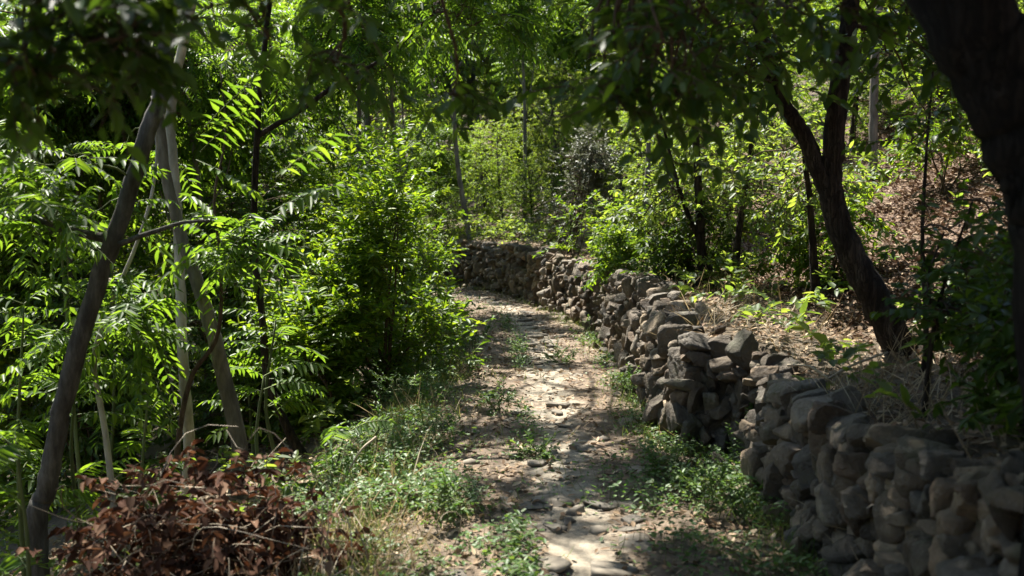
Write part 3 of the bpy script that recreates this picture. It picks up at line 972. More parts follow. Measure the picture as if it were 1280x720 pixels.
Y1 = 5.7
g1 = on_ground(at(45, 655, Y1)[0], Y1)
P = np.vstack([[g1 - [0, 0, .1]], pts([(47, 650), (58, 610), (78, 510), (112, 385), (152, 270), (185, 165), (205, 95)], Y1), [[-1.92, Y1 + .1, 3.2], [-1.8, Y1 + .4, 4.6], [-1.6, Y1 + .7, 6.0]]])
tree('leaning_tree', 'slim grey tree leaning right at the left side, nearest of the slender trunks', 'tree', g1,
     [(P, .062, .034), (pts([(203, 105), (188, 88), (176, 40), (160, -60)], Y1), .045, .025), (pts([(132, 298), (95, 290), (45, 275), (-40, 268)], Y1), .028, .012),
      (pts([(150, 305), (185, 292), (230, 278), (262, 276)], Y1 - .05), .018, .007)],
     [((-1.6, Y1 + .4, 6.3), (2.5, 2.6, 1.1), 60, 11, .5), (at(280, 240, Y1 - .2), (.34, .3, .2), 10, 4, .16), (at(60, 250, Y1), (.5, .4, .35), 9, 4, .22), (at(215, 215, Y1 - .2), (.2, .2, .12), 5, 4, .14)],
     'ail', MA, 201, cull=True,
     extra=fronds([((345, 222), (428, 186), Y1 - .5), ((340, 264), (425, 272), Y1 - .5), ((255, 160), (335, 120), Y1), ((250, 190), (350, 165), Y1), ((245, 200), (335, 225), Y1 - .2)], 7, .5, (.10, .12)))

P, g = ground_end(pts([(236, 545), (228, 430), (224, 310), (216, 195), (213, 150), (222, 85), (240, 5), (248, -60)], 7.4))
P = np.vstack([P, [[-2.2, 8.0, 5.0], [-2.1, 8.4, 6.4]]])
tree('slender_tree', 'thin pale crooked trunk in sunlight behind the leaning grey tree', 'tree', g, [(P, .043, .028), (pts([(216, 190), (205, 160), (196, 100), (180, 20)], 7.4), .024, .012)],
     [((-1.9, 9.4, 6.9), (2.4, 2.5, 1.1), 75, 10, .5), (at(170, 200, 7.6), (.7, .5, .3), 10, 5, .25)], 'ail', (M['bark_pale'], M['ail'], M['twig_green']), 202, cull=True)
P, g = ground_end(pts([(299, 560), (275, 450), (246, 350), (228, 300), (205, 200), (190, 60)], 7.0))
tree('slender_tree', 'smooth grey trunk tilting left, crossing behind the thin pale crooked trunk', 'tree', g, [(P, .062, .03)],
     [(at(160, 60, 7.4), (.8, .6, .4), 14, 6, .3), (at(320, 110, 7.6), (.6, .6, .4), 10, 5, .28)], 'ail', (M['bark_mid'], M['ail'], M['twig_green']), 203, cull=True)
P, g = ground_end(pts([(380, 575), (350, 515), (334, 470), (328, 400), (318, 300), (322, 160), (335, 20), (345, -60)], 8.0))
tree('slender_tree', 'thin dark trunk with a bent foot, left of the dense path-side bush', 'tree', g,
     [(P, .04, .018), (pts([(322, 170), (372, 140), (430, 100), (480, 72), (545, 15)], 8.0), .024, .010)],
     [(at(330, 60, 8), (.7, .7, .4), 12, 6, .28), (at(470, 60, 8), (.5, .5, .3), 10, 5, .25), (at(540, 25, 7.6), (.5, .5, .2), 8, 5, .25), ((-1.6, 12.6, 6.6), (2.3, 2.8, 1.0), 80, 11, .5)], 'ail', (M['bark_dark'], M['ail'], M['twig']), 204, cull=True)
P, g = ground_end(pts([(142, 640), (132, 540), (118, 450), (140, 380), (180, 280), (196, 200), (190, 120)], 6.6))
tree('slender_tree', 'whitish thin crooked stem just right of the leaning grey tree', 'tree', g, [(P, .026, .006)],
     [(at(150, 400, 6.6), (.35, .3, .2), 6, 4, .2)], 'ail', (M['bark_pale'], M['ail'], M['twig_green']), 205)
P, g = ground_end(pts([(222, 560), (240, 470), (272, 420), (276, 330), (268, 250), (282, 170), (276, 90)], 6.6))
tree('slender_tree', 'brown thin curving stem between the pale trunk and the tilting grey trunk', 'tree', g, [(P, .022, .004)],
     [(at(300, 330, 6.6), (.3, .3, .25), 6, 4, .2)], 'ail', (M['twig'], M['ail'], M['twig_green']), 206)

# feathery saplings: stem with a rosette of feather leaves
sap_rows = [
    (330, 470, 620, 6.6, 'bright feathery sapling between the tilting grey trunk and the dark bent trunk', 1.0),
    (345, 400, 640, 7.4, 'tall feathery sapling close to the dark bent trunk, upper fronds sunlit', 1.1),
    (100, 430, 700, 6.9, 'feathery sapling filling the gap behind the leaning grey trunk', 1.1),
    (30, 380, 720, 6.4, 'feathery sapling at the left edge, beyond the leaning grey trunk', 1.2),
    (185, 500, 690, 6.3, 'low feathery sapling at the foot of the thin pale crooked trunk', 1.0),
    (70, 190, 720, 8.4, 'tall feathery sapling high up at the far left, behind the side branch', 1.3),
    (430, 545, 600, 6.0, 'feathery seedling at the path verge beside the brown dead bush', .55),
    (20, 560, 730, 4.6, 'dark feathery seedling in the lower left corner', .9),
    (300, 330, 640, 9.2, 'feathery sapling in the shade straight behind the tilting grey trunk', 1.2),
    (140, 300, 700, 9.0, 'feathery sapling spreading behind the thin pale trunk, left side', 1.3),
]
for i, (px0, py0, py1, Yd, lab, k) in enumerate(sap_rows):
    rs = np.random.default_rng(300 + i)
    top = at(px0, py0, Yd)
    g = on_ground(top[0] + rs.normal(0, .08), Yd)
    root = thing('feathery_sapling', lab, 'sapling', g, 'feathery saplings on the left bank')
    b = Buf()
    Pk = trunk_tube(b, rs, [g - [0, 0, .05], (g + top) / 2 + rs.normal(0, .05, 3), top], .014 * k + .004, .006, 8)
    lb, tb = Buf(), Buf()
    nf = int(16 + 10 * k)
    idx = rs.integers(len(Pk) // 3 if k > .8 else len(Pk) // 6, len(Pk), nf)
    th = rs.uniform(0, 6.283, nf)
    A = np.stack([np.cos(th), np.sin(th), rs.uniform(.05, .75, nf)], -1)
    k_ = ~(blocked(Pk[idx] + unit(A) * .25, rs) | blocked(Pk[idx] + unit(A) * .42, rs))
    idx, A = idx[k_], A[k_]
    sprays_pinnate(lb, b, rs, Pk[idx], A, r=1, n=9, ln=.52 * k ** .5, L=(.085 * k ** .4, .115 * k ** .4), ratio=.30, sag=.38, spread=.1)
    obj('stem', b.mesh('stem', M['twig_green'], g, True), root)
    obj('fronds', lb.mesh('fronds', M['ail'], g, True), root)


# ------------------------------------------------------------------ bushes
def bush(name, label, cat, g, h, rad, nst, nc, ns, leaf, mats, seed, rc=.2, low=.25, group=None):
    rs = np.random.default_rng(seed)
    g = np.asarray(g, float)
    blobs, tr = [], []
    nb = 1 if nc < 12 else 9
    for k in range(nb):                     # uneven outline: lobes of different height
        if nb == 1:
            blobs.append((g + [0, 0, h * (low + (1 - low) / 2)], (rad, rad, h * (1 - low) / 2), nc, ns, rc))
        else:
            a = rs.uniform(0, 6.283) + k * 2.4
            zc = h * (low + (.90 - low) * ((k + .5) / nb))
            q = rs.uniform(.25, .72) * rad * (1.05 - .3 * k / nb)
            lob = rs.uniform(.38, .58) * rad
            blobs.append((g + [math.cos(a) * q, math.sin(a) * q, zc], (lob, lob, min(h * .2, lob * 1.4)), max(3, int(nc / nb * rs.uniform(.7, 1.4))), ns, rc))
    for k in range(nst):
        c = blobs[-1 - (k % len(blobs))][0] if nb > 1 else g + [rs.normal(0, rad * .35), rs.normal(0, rad * .35), h * .75]
        tr.append(([g + [rs.normal(0, .05), rs.normal(0, .05), -.05], g * .45 + c * .55 + rs.normal(0, .08, 3) * min(h, 1) - [0, 0, .02], c],
                   (.006 + .010 * rs.uniform(.4, .8)) * min(h, 1.6), .002 + .003 * min(h, 1)))
    return tree(name, label, cat, g, tr, blobs, leaf, mats, seed, group, limb_from=nst, flare=.1)


MBU = (M['twig'], M['bush'], M['twig_green'])
bush('path_bush', 'dense bright green bush leaning over the left edge of the path', 'bush', on_ground(-1.2, 9.4), 2.15, .68, 10, 56, 10, 'upright', MBU, 431, .2, .05)
bush('path_bush', 'smaller dark green bush in front of the bright bush, left verge', 'bush', on_ground(-1.65, 8.7), 1.3, .6, 6, 36, 10, 'upright', MBU, 402, .2, .02)
bush('path_bush', 'leafy bush crowding against the left side of the bright bush', 'bush', on_ground(-2.0, 10.0), 1.9, .8, 6, 40, 10, 'small', MBU, 432, .22, .02)
bush('path_bush', 'green bush behind the bright bush where the path bends', 'bush', on_ground(-1.5, 11.6), 2.7, .9, 7, 60, 11, 'upright', MBU, 403, .26, .12)
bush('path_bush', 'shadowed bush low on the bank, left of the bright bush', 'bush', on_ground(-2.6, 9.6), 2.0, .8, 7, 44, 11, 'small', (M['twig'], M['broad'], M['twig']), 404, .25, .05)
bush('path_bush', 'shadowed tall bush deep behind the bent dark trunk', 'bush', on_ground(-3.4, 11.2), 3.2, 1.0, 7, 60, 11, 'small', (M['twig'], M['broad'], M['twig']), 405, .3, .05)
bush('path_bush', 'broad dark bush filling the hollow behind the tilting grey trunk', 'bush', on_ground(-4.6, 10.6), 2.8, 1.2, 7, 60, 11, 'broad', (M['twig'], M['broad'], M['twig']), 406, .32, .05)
bush('path_bush', 'leafy bush at far left behind the feathery saplings', 'bush', on_ground(-6.2, 11.5), 3.2, 1.3, 7, 60, 11, 'broad', (M['twig'], M['bush'], M['twig']), 407, .34, .05)
bush('path_bush', 'thin leafy bush at the bend, beside the far wall end', 'bush', on_ground(-1.75, 15.5), 1.8, .8, 6, 40, 10, 'upright', MBU, 408, .24, .1)
bush('grey_shrub', 'grey twiggy shrub with tiny leaves on the bank above the wall bend', 'shrub', hit(712, 318), 2.0, .85, 12, 120, 12, 'tiny', (M['twig'], M['grey'], M['twig']), 409, .2, .1)
bush('wall_shrub', 'small leafy shrub hanging over the top of the long wall, mid-way', 'shrub', on_ground(1.45, 12.2), .75, .5, 5, 26, 9, 'small', MBU, 410, .18, 0)
bush('wall_shrub', 'dark leafy shrub on the wall top below the many-stemmed shrub', 'shrub', on_ground(1.75, 9.6), .8, .55, 5, 28, 9, 'small', MB, 411, .18, 0)
bush('wall_shrub', 'sunlit shrub growing out of the wall where it starts to bend', 'shrub', on_ground(.95, 15.2), .9, .5, 5, 26, 9, 'upright', MBU, 412, .18, 0)
bush('wall_shrub', 'olive shrub on the bank right of the grey twiggy shrub', 'shrub', on_ground(2.1, 16.0), 1.5, .7, 6, 26, 9, 'small', (M['twig'], M['olive'], M['twig']), 413, .24, .05)
bush('wall_shrub', 'sparse green shrub on the red slope above the forked tree', 'shrub', on_ground(4.4, 10.2), .9, .5, 5, 16, 8, 'small', (M['twig'], M['bush'], M['twig']), 414, .2, .05)
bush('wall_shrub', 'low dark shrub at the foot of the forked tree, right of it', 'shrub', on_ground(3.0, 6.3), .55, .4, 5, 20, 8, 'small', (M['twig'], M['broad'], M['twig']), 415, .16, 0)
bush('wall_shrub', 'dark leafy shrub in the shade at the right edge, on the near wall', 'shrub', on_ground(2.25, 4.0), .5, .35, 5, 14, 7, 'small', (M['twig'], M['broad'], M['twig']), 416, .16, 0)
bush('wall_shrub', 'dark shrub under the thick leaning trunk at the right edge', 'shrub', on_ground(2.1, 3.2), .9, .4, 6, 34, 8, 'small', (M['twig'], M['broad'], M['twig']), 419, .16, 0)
bush('wall_shrub', 'leafy shrub low on the slope between forked tree and slim brown trunk', 'shrub', on_ground(2.7, 8.6), .8, .45, 5, 18, 8, 'small', (M['twig'], M['bush'], M['twig']), 417, .18, 0)

# brown dead bush in the lower left corner
g = on_ground(-1.38, 4.25)
root = thing('dead_bush', 'heap of withered branches with brown dead leaves, lower left', 'dead bush', g)
rs = np.random.default_rng(420)
tb, lb = Buf(), Buf()
C = g + [0, 0, .32] + unit(rs.normal(0, 1, (56, 3))) * rs.random((56, 1)) ** .5 * np.array([.62, .4, .28])
curve_tubes(tb, rs, g + rs.normal(0, .12, (56, 3)) * [1, 1, .1], C, .010, .004, .18, 8, 5)
P = np.repeat(C, 11, 0) + rs.normal(0, .10, (56 * 11, 3))
A = unit(P - np.repeat(C, 11, 0) + rs.normal(0, .05, P.shape))
sprays_simple(lb, tb, rs, P, A, m=6, ln=.15, L=(.025, .062), ratio=.6, droop_leaf=.35, sag=.3, curl=(.35, .7))
st = Buf()
n = 170
A0 = g + rs.normal(0, 1, (n, 3)) * [.32, .25, .13] + [.15, 0, .25]
curve_tubes(st, rs, A0, A0 + unit(rs.normal(0, 1, (n, 3)) * [1, .6, .7]) * rs.uniform(.2, .5, (n, 1)), .003, .0015, .3, 7, 3)
obj('branches', tb.mesh('branches', M['twig'], g, True), root)
obj('dead_leaves', lb.mesh('dead_leaves', M['dead'], g, True), root)
obj('dry_stalks', st.mesh('dry_stalks', M['twig_dry'], g, True), root)


# ------------------------------------------------------------------ out-of-frame tree hanging in, and unseen trees added to block light
tl = [(at(60, 30, 2.5), (.25, .25, .08), 9, 5, .1), (at(130, 60, 2.5), (.2, .2, .05), 3, 5, .08), (at(120, -5, 2.7), (.2, .3, .05), 5, 5, .11), (at(310, 20, 3.0), (.18, .3, .07), 3, 5, .12), (at(95, 100, 2.5), (.1, .2, .05), 3, 5, .07), 
      (at(40, 100, 2.6), (.06, .2, .05), 2, 4, .07), (at(400, 50, 3.0), (.1, .3, .06), 2, 4, .09), (at(440, -10, 3.0), (.2, .3, .06), 3, 4, .1), (at(560, 100, 3.2), (.04, .15, .05), 1, 5, .07), ((-3.4, 6.3, 5.6), (2.4, 2.8, 1.0), 80, 15, .5)]
g = on_ground(-3.6, 2.6)
tree('overhanging_tree', 'tree outside the left edge whose dark leafy branches hang across the top left', 'tree', g,
     [([g - [0, 0, .1], g + [.1, .1, 2], g + [.1, .5, 4.2], g + [-.1, 1.2, 6]], .12, .05), (np.vstack([[g + [.1, .15, 2.6]], pts([(-180, -60), (-20, -60), (150, -70), (310, -80), (440, -100), (560, -70)], 2.75)]), .04, .006)],
     tl, 'broad_dark', (M['bark_dark'], M['broad'], M['twig']), 501, cull=True)
for i, (x, y, rr, nc, lab, lf) in enumerate([(-7.0, 8.6, 2.9, 60, 'tall feathery tree outside the left edge shading the left bank', 'ail_big'),
                                             (2.9, 3.4, 2.4, 120, 'unseen leafy tree added on the terrace outside the right edge to shade the near wall', 'broad'),
                                             (-1.6, -2.2, 3.0, 60, 'unseen leafy tree added beside the path behind the viewer to shade the foreground', 'broad'),
                                             (-6.0, -1.0, 3.0, 50, 'unseen feathery tree added on the left bank behind the viewer for shade', 'ail_big'),
                                             (4.5, -2.5, 3.2, 50, 'unseen leafy tree added on the slope behind the viewer for shade', 'broad')]):
    g = on_ground(x, y)
    h = 5.6 + .5 * (i % 3)
    tree('unseen_shade_tree', lab, 'tree', g, [([g - [0, 0, .1], g + [.15, .1, 2.2], g + [-.05, .2, 4.3], g + [.1, .1, h]], .13, .04)],
         [(g + [0, 0, h - (1.2 if y < 2 else 1.0 if x > 2 else 0)], (rr, rr, 1.4 + (.8 if y < 2 else 0)), nc + (50 if y < 2 else 0), 13, .55)], lf, (M['bark_grey'], M['ail'] if lf == 'ail_big' else M['broad'], M['twig']), 510 + i, cull=True)

# ------------------------------------------------------------------ background trees: five kinds, copied
def proto(name, seed, h, r, leaf, mats, nc, ns, rc, low, lean=.3, nl=4):
    rs = np.random.default_rng(seed)
    top = np.array([rs.normal(0, lean), rs.normal(0, lean), h * .92])
    tr = [([np.array([0, 0, -.2]), top * .3 + rs.normal(0, .08, 3), top * .65 + rs.normal(0, .12, 3), top], .018 * h + .01, .015)]
    for k in range(nl):
        a = rs.uniform(0, 6.283); s0 = top * rs.uniform(.3, .65)
        tr.append(([s0, s0 + [math.cos(a) * r * .35, math.sin(a) * r * .35, h * .12], s0 + [math.cos(a) * r * .75, math.sin(a) * r * .75, h * .28]], .008 * h, .01))
    c = np.array([top[0] * .6, top[1] * .6, h * (low + 1) / 2])
    return tree(name, 'x', 'tree', (0, 0, 0), tr, [(c, (r, r, h * (1 - low) / 2), nc, ns, rc)], leaf, mats, seed, 'trees of the wood behind the path')


PR = dict(
    feather=proto('feathery_tree', 601, 7.0, 1.9, 'ail_big', (M['bark_grey'], M['ail'], M['twig']), 95, 8, .45, .12),
    broad=proto('broadleaf_tree', 602, 6.5, 1.9, 'broad', (M['bark_dark'], M['olive'], M['twig']), 78, 11, .42, .1),
    yellow=proto('yellow_green_tree', 603, 6.5, 1.9, 'broad', (M['bark_grey'], M['yellow'], M['twig']), 76, 11, .42, .12),
    narrow=proto('willowy_tree', 604, 6.0, 1.8, 'narrow', (M['bark_grey'], M['olive'], M['twig']), 76, 11, .42, .08),
    thicket=proto('thicket_tree', 605, 4.0, 1.8, 'small', (M['bark_dark'], M['bush'], M['twig']), 84, 12, .36, .02, nl=6),
)
first = {k: True for k in PR}
# (photo column, distance, scale, kind, label)
BG = [
    (20, 12.5, .85, 'feather', 'feathery tree at the far left, behind the leaning grey tree'),
    (150, 14.5, 1.0, 'yellow', 'yellow green tree behind the thin pale crooked trunk'),
    (300, 15.5, .95, 'feather', 'feathery tree behind the dark bent trunk, left of centre'),
    (-120, 15.0, 1.0, 'thicket', 'thicket tree at the outer left edge of the wood'),
    (80, 18.5, 1.1, 'broad', 'broadleaf tree deep in the wood at far left'),
    (230, 20.0, 1.1, 'narrow', 'willowy tree deep in the wood behind the slender trunks'),
    (400, 18.0, .9, 'thicket', 'thicket tree behind the dense bright path-side bush'),
    (470, 22.0, 1.05, 'yellow', 'yellow green tree above the path bend, left of centre'),
    (545, 30.0, .95, 'narrow', 'willowy pale green tree straight above the path bend'),
    (650, 29.0, .8, 'thicket', 'thicket tree right behind the far end of the wall'),
    (700, 27.0, 1.0, 'feather', 'feathery tree behind the grey twiggy shrub'),
    (770, 21.0, .75, 'narrow', 'willowy tree with drooping leaves right of the grey twiggy shrub'),
    (830, 25.0, 1.0, 'broad', 'broadleaf tree behind the many-stemmed wall shrub'),
    (880, 17.5, .6, 'thicket', 'thicket tree on the slope left of the forked tree'),
    (960, 20.0, .9, 'yellow', 'yellow green tree on the slope behind the forked tree'),
    (1060, 16.0, .7, 'thicket', 'thicket tree above the red slope, right of the forked tree'),
    (1170, 15.0, .8, 'broad', 'broadleaf tree at the head of the red slope'),
    (1290, 12.5, .8, 'broad', 'broadleaf tree on the slope behind the thick leaning trunk'),
    (340, 27.0, 1.3, 'broad', 'tall broadleaf tree in the back row, left of centre'),
    (120, 28.0, 1.35, 'yellow', 'tall yellow green tree in the back row, far left'),
    (520, 32.0, 1.4, 'feather', 'tall feathery tree in the back row, near the centre'),
    (620, 34.0, 1.3, 'yellow', 'tall yellow green tree in the back row, above the path bend'),
    (760, 33.0, 1.3, 'narrow', 'tall willowy tree in the back row, right of centre'),
    (900, 28.0, 1.2, 'feather', 'tall feathery tree in the back row, behind the forked tree'),
    (1080, 24.0, 1.1, 'yellow', 'tall yellow green tree in the back row, above the red slope'),
    (1230, 22.0, 1.1, 'narrow', 'tall willowy tree in the back row, behind the thick leaning trunk'),
    (-60, 24.0, 1.3, 'narrow', 'tall willowy tree in the back row at the outer left'),
    (545, 21.5, .38, 'thicket', 'low thicket tree left of the far end of the wall'),
    (628, 23.0, .4, 'yellow', 'low yellow green tree just above the far end of the wall'),
    (665, 21.8, .42, 'thicket', 'low thicket tree between the wall bend and the grey twiggy shrub'),
    (775, 21.5, .45, 'thicket', 'low thicket tree right behind the grey twiggy shrub'),
    (835, 17.0, .42, 'yellow', 'low yellow green tree on the bank above the long wall'),
    (690, 23.5, .6, 'narrow', 'low willowy tree with pale drooping leaves above the grey twiggy shrub'),
    (590, 31.0, .9, 'yellow', 'middle-sized yellow green tree seen straight over the path bend'),
    (606, 24.5, .4, 'yellow', 'yellow green tree closing the view behind the path end'),
    (550, 24.0, .4, 'feather', 'low feathery tree left of the far end of the wall'),
    (665, 31.5, .9, 'narrow', 'middle-sized willowy tree seen over the wall bend'),
    (430, 38.0, 1.5, 'yellow', 'highest yellow green tree at the back of the wood'),
]
rs = np.random.default_rng(77)
for (px0, Yd, s_, kind, lab) in BG:
    x = (px0 - 640) / F * Yd
    g = on_ground(x, Yd) - [0, 0, .05]
    rz = rs.uniform(0, 6.283)
    if first[kind]:
        o = PR[kind]; first[kind] = False
        o.location = g.tolist(); o.rotation_euler = (0, 0, rz); o.scale = (s_, s_, s_ * 1.0)
        o['label'] = lab
    else:
        dup(PR[kind], g, rz, float(s_), lab)

# thin poles standing in the wood
pole = None
for k, (px0, Yd, s_, lab, lean) in enumerate([
        (42, 11.0, 1.0, 'thin grey pole-like tree at the far left edge of the wood', .12),
        (142, 12.0, 1.0, 'thin grey pole-like tree left of the leaning grey tree top', -.05),
        (268, 11.5, .9, 'thin grey pole-like tree right of the pale crooked trunk', .06),
        (442, 13.5, 1.0, 'thin grey pole-like tree behind the left side of the bright bush', .0),
        (508, 16.5, 1.1, 'thin grey pole-like tree behind the bright bush, near the path bend', -.08),
        (590, 21.0, 1.2, 'thin grey pole-like tree just left of the far wall end', .10),
        (655, 22.5, 1.1, 'thin grey pole-like tree over the wall bend, left of the grey twiggy shrub', -.10),
        (800, 15.5, 1.0, 'thin grey pole-like tree on the bank above the long wall', .08),
        (1090, 13.0, 1.3, 'grey pole-like tree on the red slope right of the forked tree', -.06)]):
    x = (px0 - 640) / F * Yd
    g = on_ground(x, Yd) - [0, 0, .1]
    if pole is None:
        rp = np.random.default_rng(611)
        pole = tree('pole_tree', lab, 'tree', (0, 0, 0), [([np.array([0, 0, -.2]), np.array([.1, .05, 1.6]), np.array([.02, .12, 3.4]), np.array([.2, 0, 5.6])], .05, .018),
                    ([np.array([.08, .08, 2.2]), np.array([.4, .1, 2.9]), np.array([.6, .2, 3.8])], .018, .007), ([np.array([.04, .1, 3.0]), np.array([-.35, .1, 3.5]), np.array([-.6, 0, 4.4])], .016, .006)],
                    [(np.array([.1, 0, 4.9]), (1.1, 1.1, 1.2), 34, 9, .35)], 'ail', (M['bark_mid'], M['ail'], M['twig']), 611, 'thin pole-like trees in the wood')
        pole.location = g.tolist(); pole.rotation_euler = (0, lean, .5)
    else:
        dup(pole, g, k * 1.9, s_, lab, None, (0, lean))

# far wood: one mass
rs = np.random.default_rng(78)
lb, tb = Buf(), Buf()
n = 1500
fx = rs.uniform(-42, 34, n); fy = rs.uniform(38, 62, n)
P = np.stack([fx, fy, terrain(fx, fy) + rs.uniform(.2, 8.5, n)], -1)
for k in range(9):
    Q = P + rs.normal(0, .8, P.shape)
    sprays_simple(lb, None, rs, Q, rs.normal(0, 1, P.shape), m=8, ln=.9, L=(.22, .34), ratio=.5)
n = 160
fx = rs.uniform(-40, 32, n); fy = rs.uniform(36, 58, n)
A0 = np.stack([fx, fy, terrain(fx, fy) - .2], -1)
tb2 = Buf()
curve_tubes(tb2, rs, A0, A0 + np.stack([rs.normal(0, .6, n), rs.normal(0, .6, n), rs.uniform(5, 9, n)], -1), .12, .04, .05, 8, 6)
o = obj('far_woodland', lb.mesh('far_woodland', M['olive'], None, True))
tag(o, 'far woodland foliage closing the view behind the back row of trees', 'woodland', kind='stuff')
obj('stems', tb2.mesh('stems', M['bark_grey'], None, True), o)


# ------------------------------------------------------------------ ground cover (stuff)
def scatter(rng, n, x0, x1, y0, y1, keep):
    x = rng.uniform(x0, x1, n); y = y0 + (y1 - y0) * rng.random(n) ** 1.6
    po, _ = signed(PATH, x, y); wo, _ = signed(WALL, x, y)
    k = rng.random(n) < keep(x, y, po, wo)
    return x[k], y[k], po[k], wo[k]


def clamp01(v): return np.clip(v, 0, 1)


rs = np.random.default_rng(81)
# litter
lb = Buf()
x, y, po, wo = scatter(rs, 90000, -4, 6.5, 2.0, 22, lambda x, y, po, wo: np.where(wo > .15, .95, np.where(po > .2, .9, np.where(np.abs(po) < .2, .28, .7))) * (0.4 + 1.6 * clamp01(vnoise(x * 1.6, y * 1.6) + .5)) * np.where((wo > -.12) & (wo < .2), 0, 1))
n = len(x)
th = rs.uniform(0, 6.283, n)
leaves(lb, np.stack([x, y, terrain(x, y) + rs.uniform(.012, .03, n)], -1), np.stack([np.cos(th), np.sin(th), rs.normal(0, .25, n)], -1), Zv + rs.normal(0, .35, (n, 3)), rs.uniform(.025, .07, n), rs.uniform(.012, .032, n), droop=-.2, fold=.6)
tag(obj('leaf_litter', lb.mesh('leaf_litter', M['litter'])), 'dry brown fallen leaves scattered over path edges, terrace and slope', 'leaf litter', kind='stuff')
lb = Buf()
x, y, po, wo = scatter(rs, 90000, 2.3, 8, 5, 16, lambda x, y, po, wo: (wo > 1) * clamp01(vnoise(x * 1.9, y * 1.9) * 2 + .9))
n = len(x)
th = rs.uniform(0, 6.283, n)
leaves(lb, np.stack([x, y, terrain(x, y) + rs.uniform(.005, .03, n)], -1), np.stack([np.cos(th), np.sin(th), rs.normal(0, .35, n)], -1), Zv + rs.normal(0, .4, (n, 3)), rs.uniform(.03, .08, n), rs.uniform(.014, .04, n), droop=-.2, fold=.6)
tag(obj('leaf_litter', lb.mesh('leaf_litter', M['litter_brown'])), 'thick brown leaf litter lying on the reddish slope right of the path', 'leaf litter', kind='stuff')
# pebbles
b = Buf()
v8, f8 = ico(1)
x, y, po, wo = scatter(rs, 4200, -1.2, 1.6, 2.5, 20, lambda x, y, po, wo: np.where(wo > -.02, 0, np.where(np.abs(po) < .8, .5, .2)))
for xx, yy in zip(x, y):
    q = rs.uniform(.006, .022) * (1 + (rs.random() < .06) * 1.4)
    b.add((v8 * (1 + rs.normal(0, .15, v8.shape))) * q * [1.2, 1, .6] + [xx, yy, float(terrain(xx, yy)) + .012 + q * .2], [f8])
for _ in range(150):
    yy = 2.6 + 16 * rs.random() ** 1.5
    xx = float(np.interp(yy, PATH[:, 1], PATH[:, 0])) + rs.normal(.02, .2)
    q = rs.uniform(.04, .11)
    v_, f_ = SHAPES_LO[int(rs.integers(16))]
    b.add((v_ * np.array([2 * q, 1.6 * q, .05]) * rs.uniform(.7, 1.3, 3)) @ rot_mat(rs.normal(0, .06), rs.normal(0, .06), rs.uniform(0, 6.28)).T + [xx, yy, float(terrain(xx, yy)) + .012], [f_])
tag(obj('pebbles', b.mesh('pebbles', M['chip'])), 'small pebbles and flat stones bedded in the dirt path', 'pebbles', kind='stuff')


def blades(mat, name, label, cat, n, area, keep, L, W, lean, droop):
    lb = Buf()
    x, y, po, wo = scatter(rs, n, *area, keep)
    n = len(x)
    d = np.stack([rs.normal(0, lean, n), rs.normal(0, lean, n), np.ones(n)], -1)
    LL = rs.uniform(*L, n)
    up = rs.normal(0, 1, (n, 3)) * [1, 1, .2]
    leaves(lb, np.stack([x, y, terrain(x, y)], -1), d, up, LL, rs.uniform(*W, n), droop=droop, fold=.2, shape=(.35, .75, 1, .7), strip=True)
    tag(obj(name, lb.mesh(name, mat)), label, cat, kind='stuff')


def verge(x, y, po, wo):
    c = clamp01(vnoise(x * 2.3, y * 2.3) * 2.2 + .75)
    left = np.exp(-((po + 1.15) / .3) ** 2) * .9 + .05 * (po > -.6) * (po < .1) * (vnoise(x * 5, y * 3) > .1)
    right = np.exp(-((wo + .14) / .16) ** 2) * .35 * (wo < -.02)
    return (left + right) * c


blades(M['grass'], 'grass', 'thin green grass along both verges of the path', 'grass', 260000, (-2.6, 1.5, 2.5, 21), verge, (.04, .16), (.002, .0045), .55, .4)
blades(M['straw'], 'dry_grass', 'dry straw coloured grass among the verge weeds and on the terrace edge', 'dry grass', 130000, (-2.2, 3.4, 2.5, 14),
       lambda x, y, po, wo: (np.exp(-((po + 1.1) / .3) ** 2) * .22 + np.exp(-((x + .75) / .3) ** 2 - ((y - 4.35) / .4) ** 2) * .5 + (wo > .02) * (wo < 1.1) * .16 * (y < 9)) * clamp01(vnoise(x * 2.7 + 5, y * 2.7) * 2.4 + .6), (.08, .34), (.003, .006), .8, .45)

# undergrowth on banks and slope
lb = Buf()
x, y, po, wo = scatter(rs, 22000, -14, 9, 3.2, 34, lambda x, y, po, wo: clamp01((wo > .35) * (smooth(12.5, 16, y) + .6 * (wo < .9) + .15) + (po < -1.5) * .55) * clamp01(vnoise(x * .9, y * .9) * 2 + .75) * (.35 + .65 * smooth(6, 12, y) + 1.0 * (wo > .05) * (wo < .8) * (y < 6)))
P = np.stack([x, y, terrain(x, y) + rs.uniform(.0, .25, len(x)) * (1 + .8 * smooth(14, 20, y))], -1)
P = P[~blocked(P, rs)]
A = unit(rs.normal(0, 1, P.shape) * [1, 1, .4] + [0, 0, .8])
sprays_simple(lb, None, rs, P, A, m=11, ln=.3, L=(.05, .10), ratio=.45, droop_leaf=.1, sag=.2)
tag(obj('undergrowth', lb.mesh('undergrowth', M['olive'])), 'low leafy undergrowth covering the banks between the trees', 'undergrowth', kind='stuff')

# creeping weeds in patches
lb = Buf()


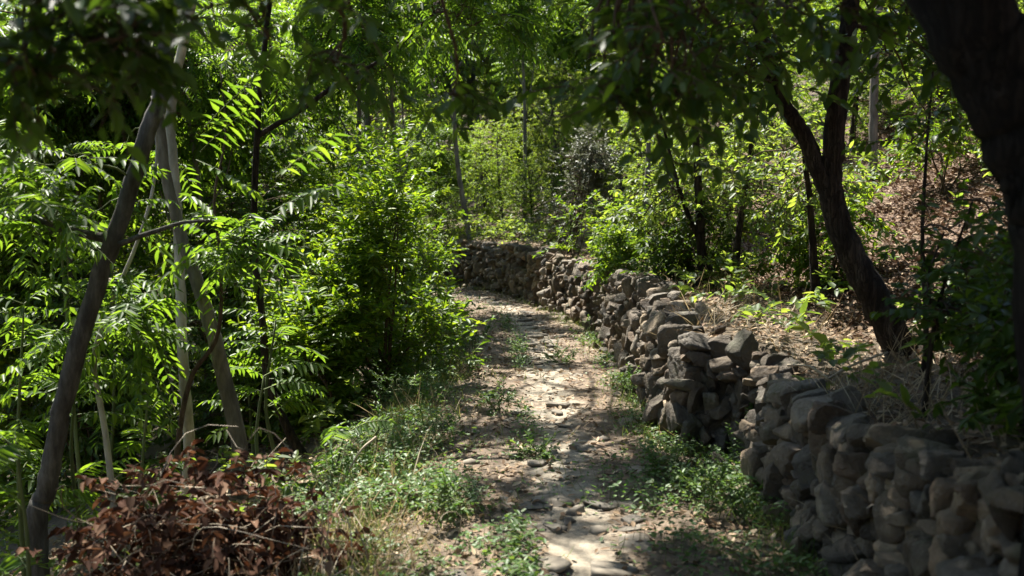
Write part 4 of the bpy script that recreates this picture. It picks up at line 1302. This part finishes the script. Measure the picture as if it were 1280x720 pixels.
def weed_keep(x, y, po, wo):
    v = 1.3 * np.exp(-((x + .42) / .36) ** 2 - ((y - 4.95) / .55) ** 2) + .9 * np.exp(-((po + .22) / .09) ** 2) * (vnoise(x * 1.7, y * 1.1 + 4) > .08) + .7 * np.exp(-((x + 1.0) / .3) ** 2 - ((y - 5.9) / .7) ** 2) + 1.1 * np.exp(-((x - .95) / .33) ** 2 - ((y - 5.2) / .9) ** 2) + .8 * np.exp(-((wo + .14) / .14) ** 2) * (y < 12) + .75 * np.exp(-((po + 1.1) / .28) ** 2)
    return clamp01(v) * clamp01(vnoise(x * 2.9 + 1, y * 2.9) * 2.6 + .62) * (wo < -.03)


x, y, po, wo = scatter(rs, 190000, -2.3, 1.5, 2.6, 16, weed_keep)
n = len(x)
th = rs.uniform(0, 6.283, n)
hh = rs.uniform(0, .15, n) * clamp01(.3 + vnoise(x * 2.9 + 1, y * 2.9) * 2 + .4)
leaves(lb, np.stack([x, y, terrain(x, y) + .012 + hh], -1), np.stack([np.cos(th), np.sin(th), rs.normal(.25, .35, n)], -1), Zv + rs.normal(0, .3, (n, 3)), rs.uniform(.018, .045, n), rs.uniform(.010, .024, n))
k = rs.random(n) < .25
stb = Buf()
B0 = np.stack([x, y, terrain(x, y)], -1)[k]
curve_tubes(stb, rs, B0, B0 + np.stack([rs.normal(0, .02, k.sum()), rs.normal(0, .02, k.sum()), hh[k] + .012], -1), .0012, .0008, .1, 3, 3)
o = obj('low_weeds', lb.mesh('low_weeds', M['weed']))
tag(o, 'creeping green weeds in patches beside the path and at the wall foot', 'weeds', kind='stuff')
obj('stems', stb.mesh('stems', M['twig_green']), o)

# individual weed plants
weeds = [(470, 585, .32, 'small', 'bushy weed on the left verge next to the feathery seedling'), (620, 520, .2, 'small', 'bright little weed at the left edge of the path, half way'),
         (560, 660, .24, 'tiny', 'soft rounded weed in the near left verge'), (840, 600, .22, 'tiny', 'soft rounded weed in the right verge before the wall'),
         (780, 500, .22, 'small', 'green weed at the wall foot beside the big pale block'), (700, 455, .16, 'small', 'weed growing in the right half of the path, far off'),
         (735, 425, .3, 'small', 'bushy weed at the wall foot before the bend'), (945, 570, .25, 'broad', 'leafy weed where the near wall steps forward'),
         (890, 650, .25, 'tiny', 'soft weed at the foot of the near wall'), (500, 520, .4, 'small', 'tall weed in the shade below the dense bright bush'),
         (545, 560, .26, 'narrow', 'grassy weed on the left verge, in sun'), (590, 450, .4, 'narrow', 'grassy weed at the left path edge below the bright bush'),
         (425, 640, .3, 'small', 'leafy weed right beside the brown dead bush'), (670, 575, .12, 'tiny', 'tiny weed in the middle of the path')]
for i, (px0, py0, h, lf, lab) in enumerate(weeds):
    g = hit(px0, py0)
    bush('weed_plant', lab, 'weed', g, h, h * .55, 4, 7, 5, 'weed', (M['twig_green'], M['weed'], M['twig_green']), 700 + i, .06, 0, 'weeds on the path verges')

# fallen branches
fb = [((1010, 345), (1050, 400), 9.0, .03, 'pale fallen branch on the red slope behind the forked tree'), ((1000, 500), (1110, 440), 5.6, .010, 'thin dry stick leaning on the terrace edge in a sun patch'),
      ((985, 425), (1040, 490), 5.9, .008, 'dry stick sloping down beside the forked tree'), ((470, 520), (430, 600), 5.6, .008, 'dry bare stick beside the feathery seedling')]
for i, (a, b_, Yd, r0, lab) in enumerate(fb):
    rs = np.random.default_rng(800 + i)
    A_, B_ = at(*a, Yd), at(*b_, Yd - .15)
    for q in (A_, B_): q[2] = max(float(terrain(q[0], q[1])) + r0, min(q[2], float(terrain(q[0], q[1])) + .3))
    b = Buf()
    trunk_tube(b, rs, [A_, (A_ + B_) / 2 + [0, 0, .04], B_], r0, r0 * .5, 8)
    tag(obj('fallen_branch', b.mesh('fallen_branch', M['twig_dry'], None, True)), lab, 'branch', 'fallen branches')

print('DEPTH', Y1, YF, b0)
print('faces', sum(len(m.polygons) for m in bpy.data.meshes))
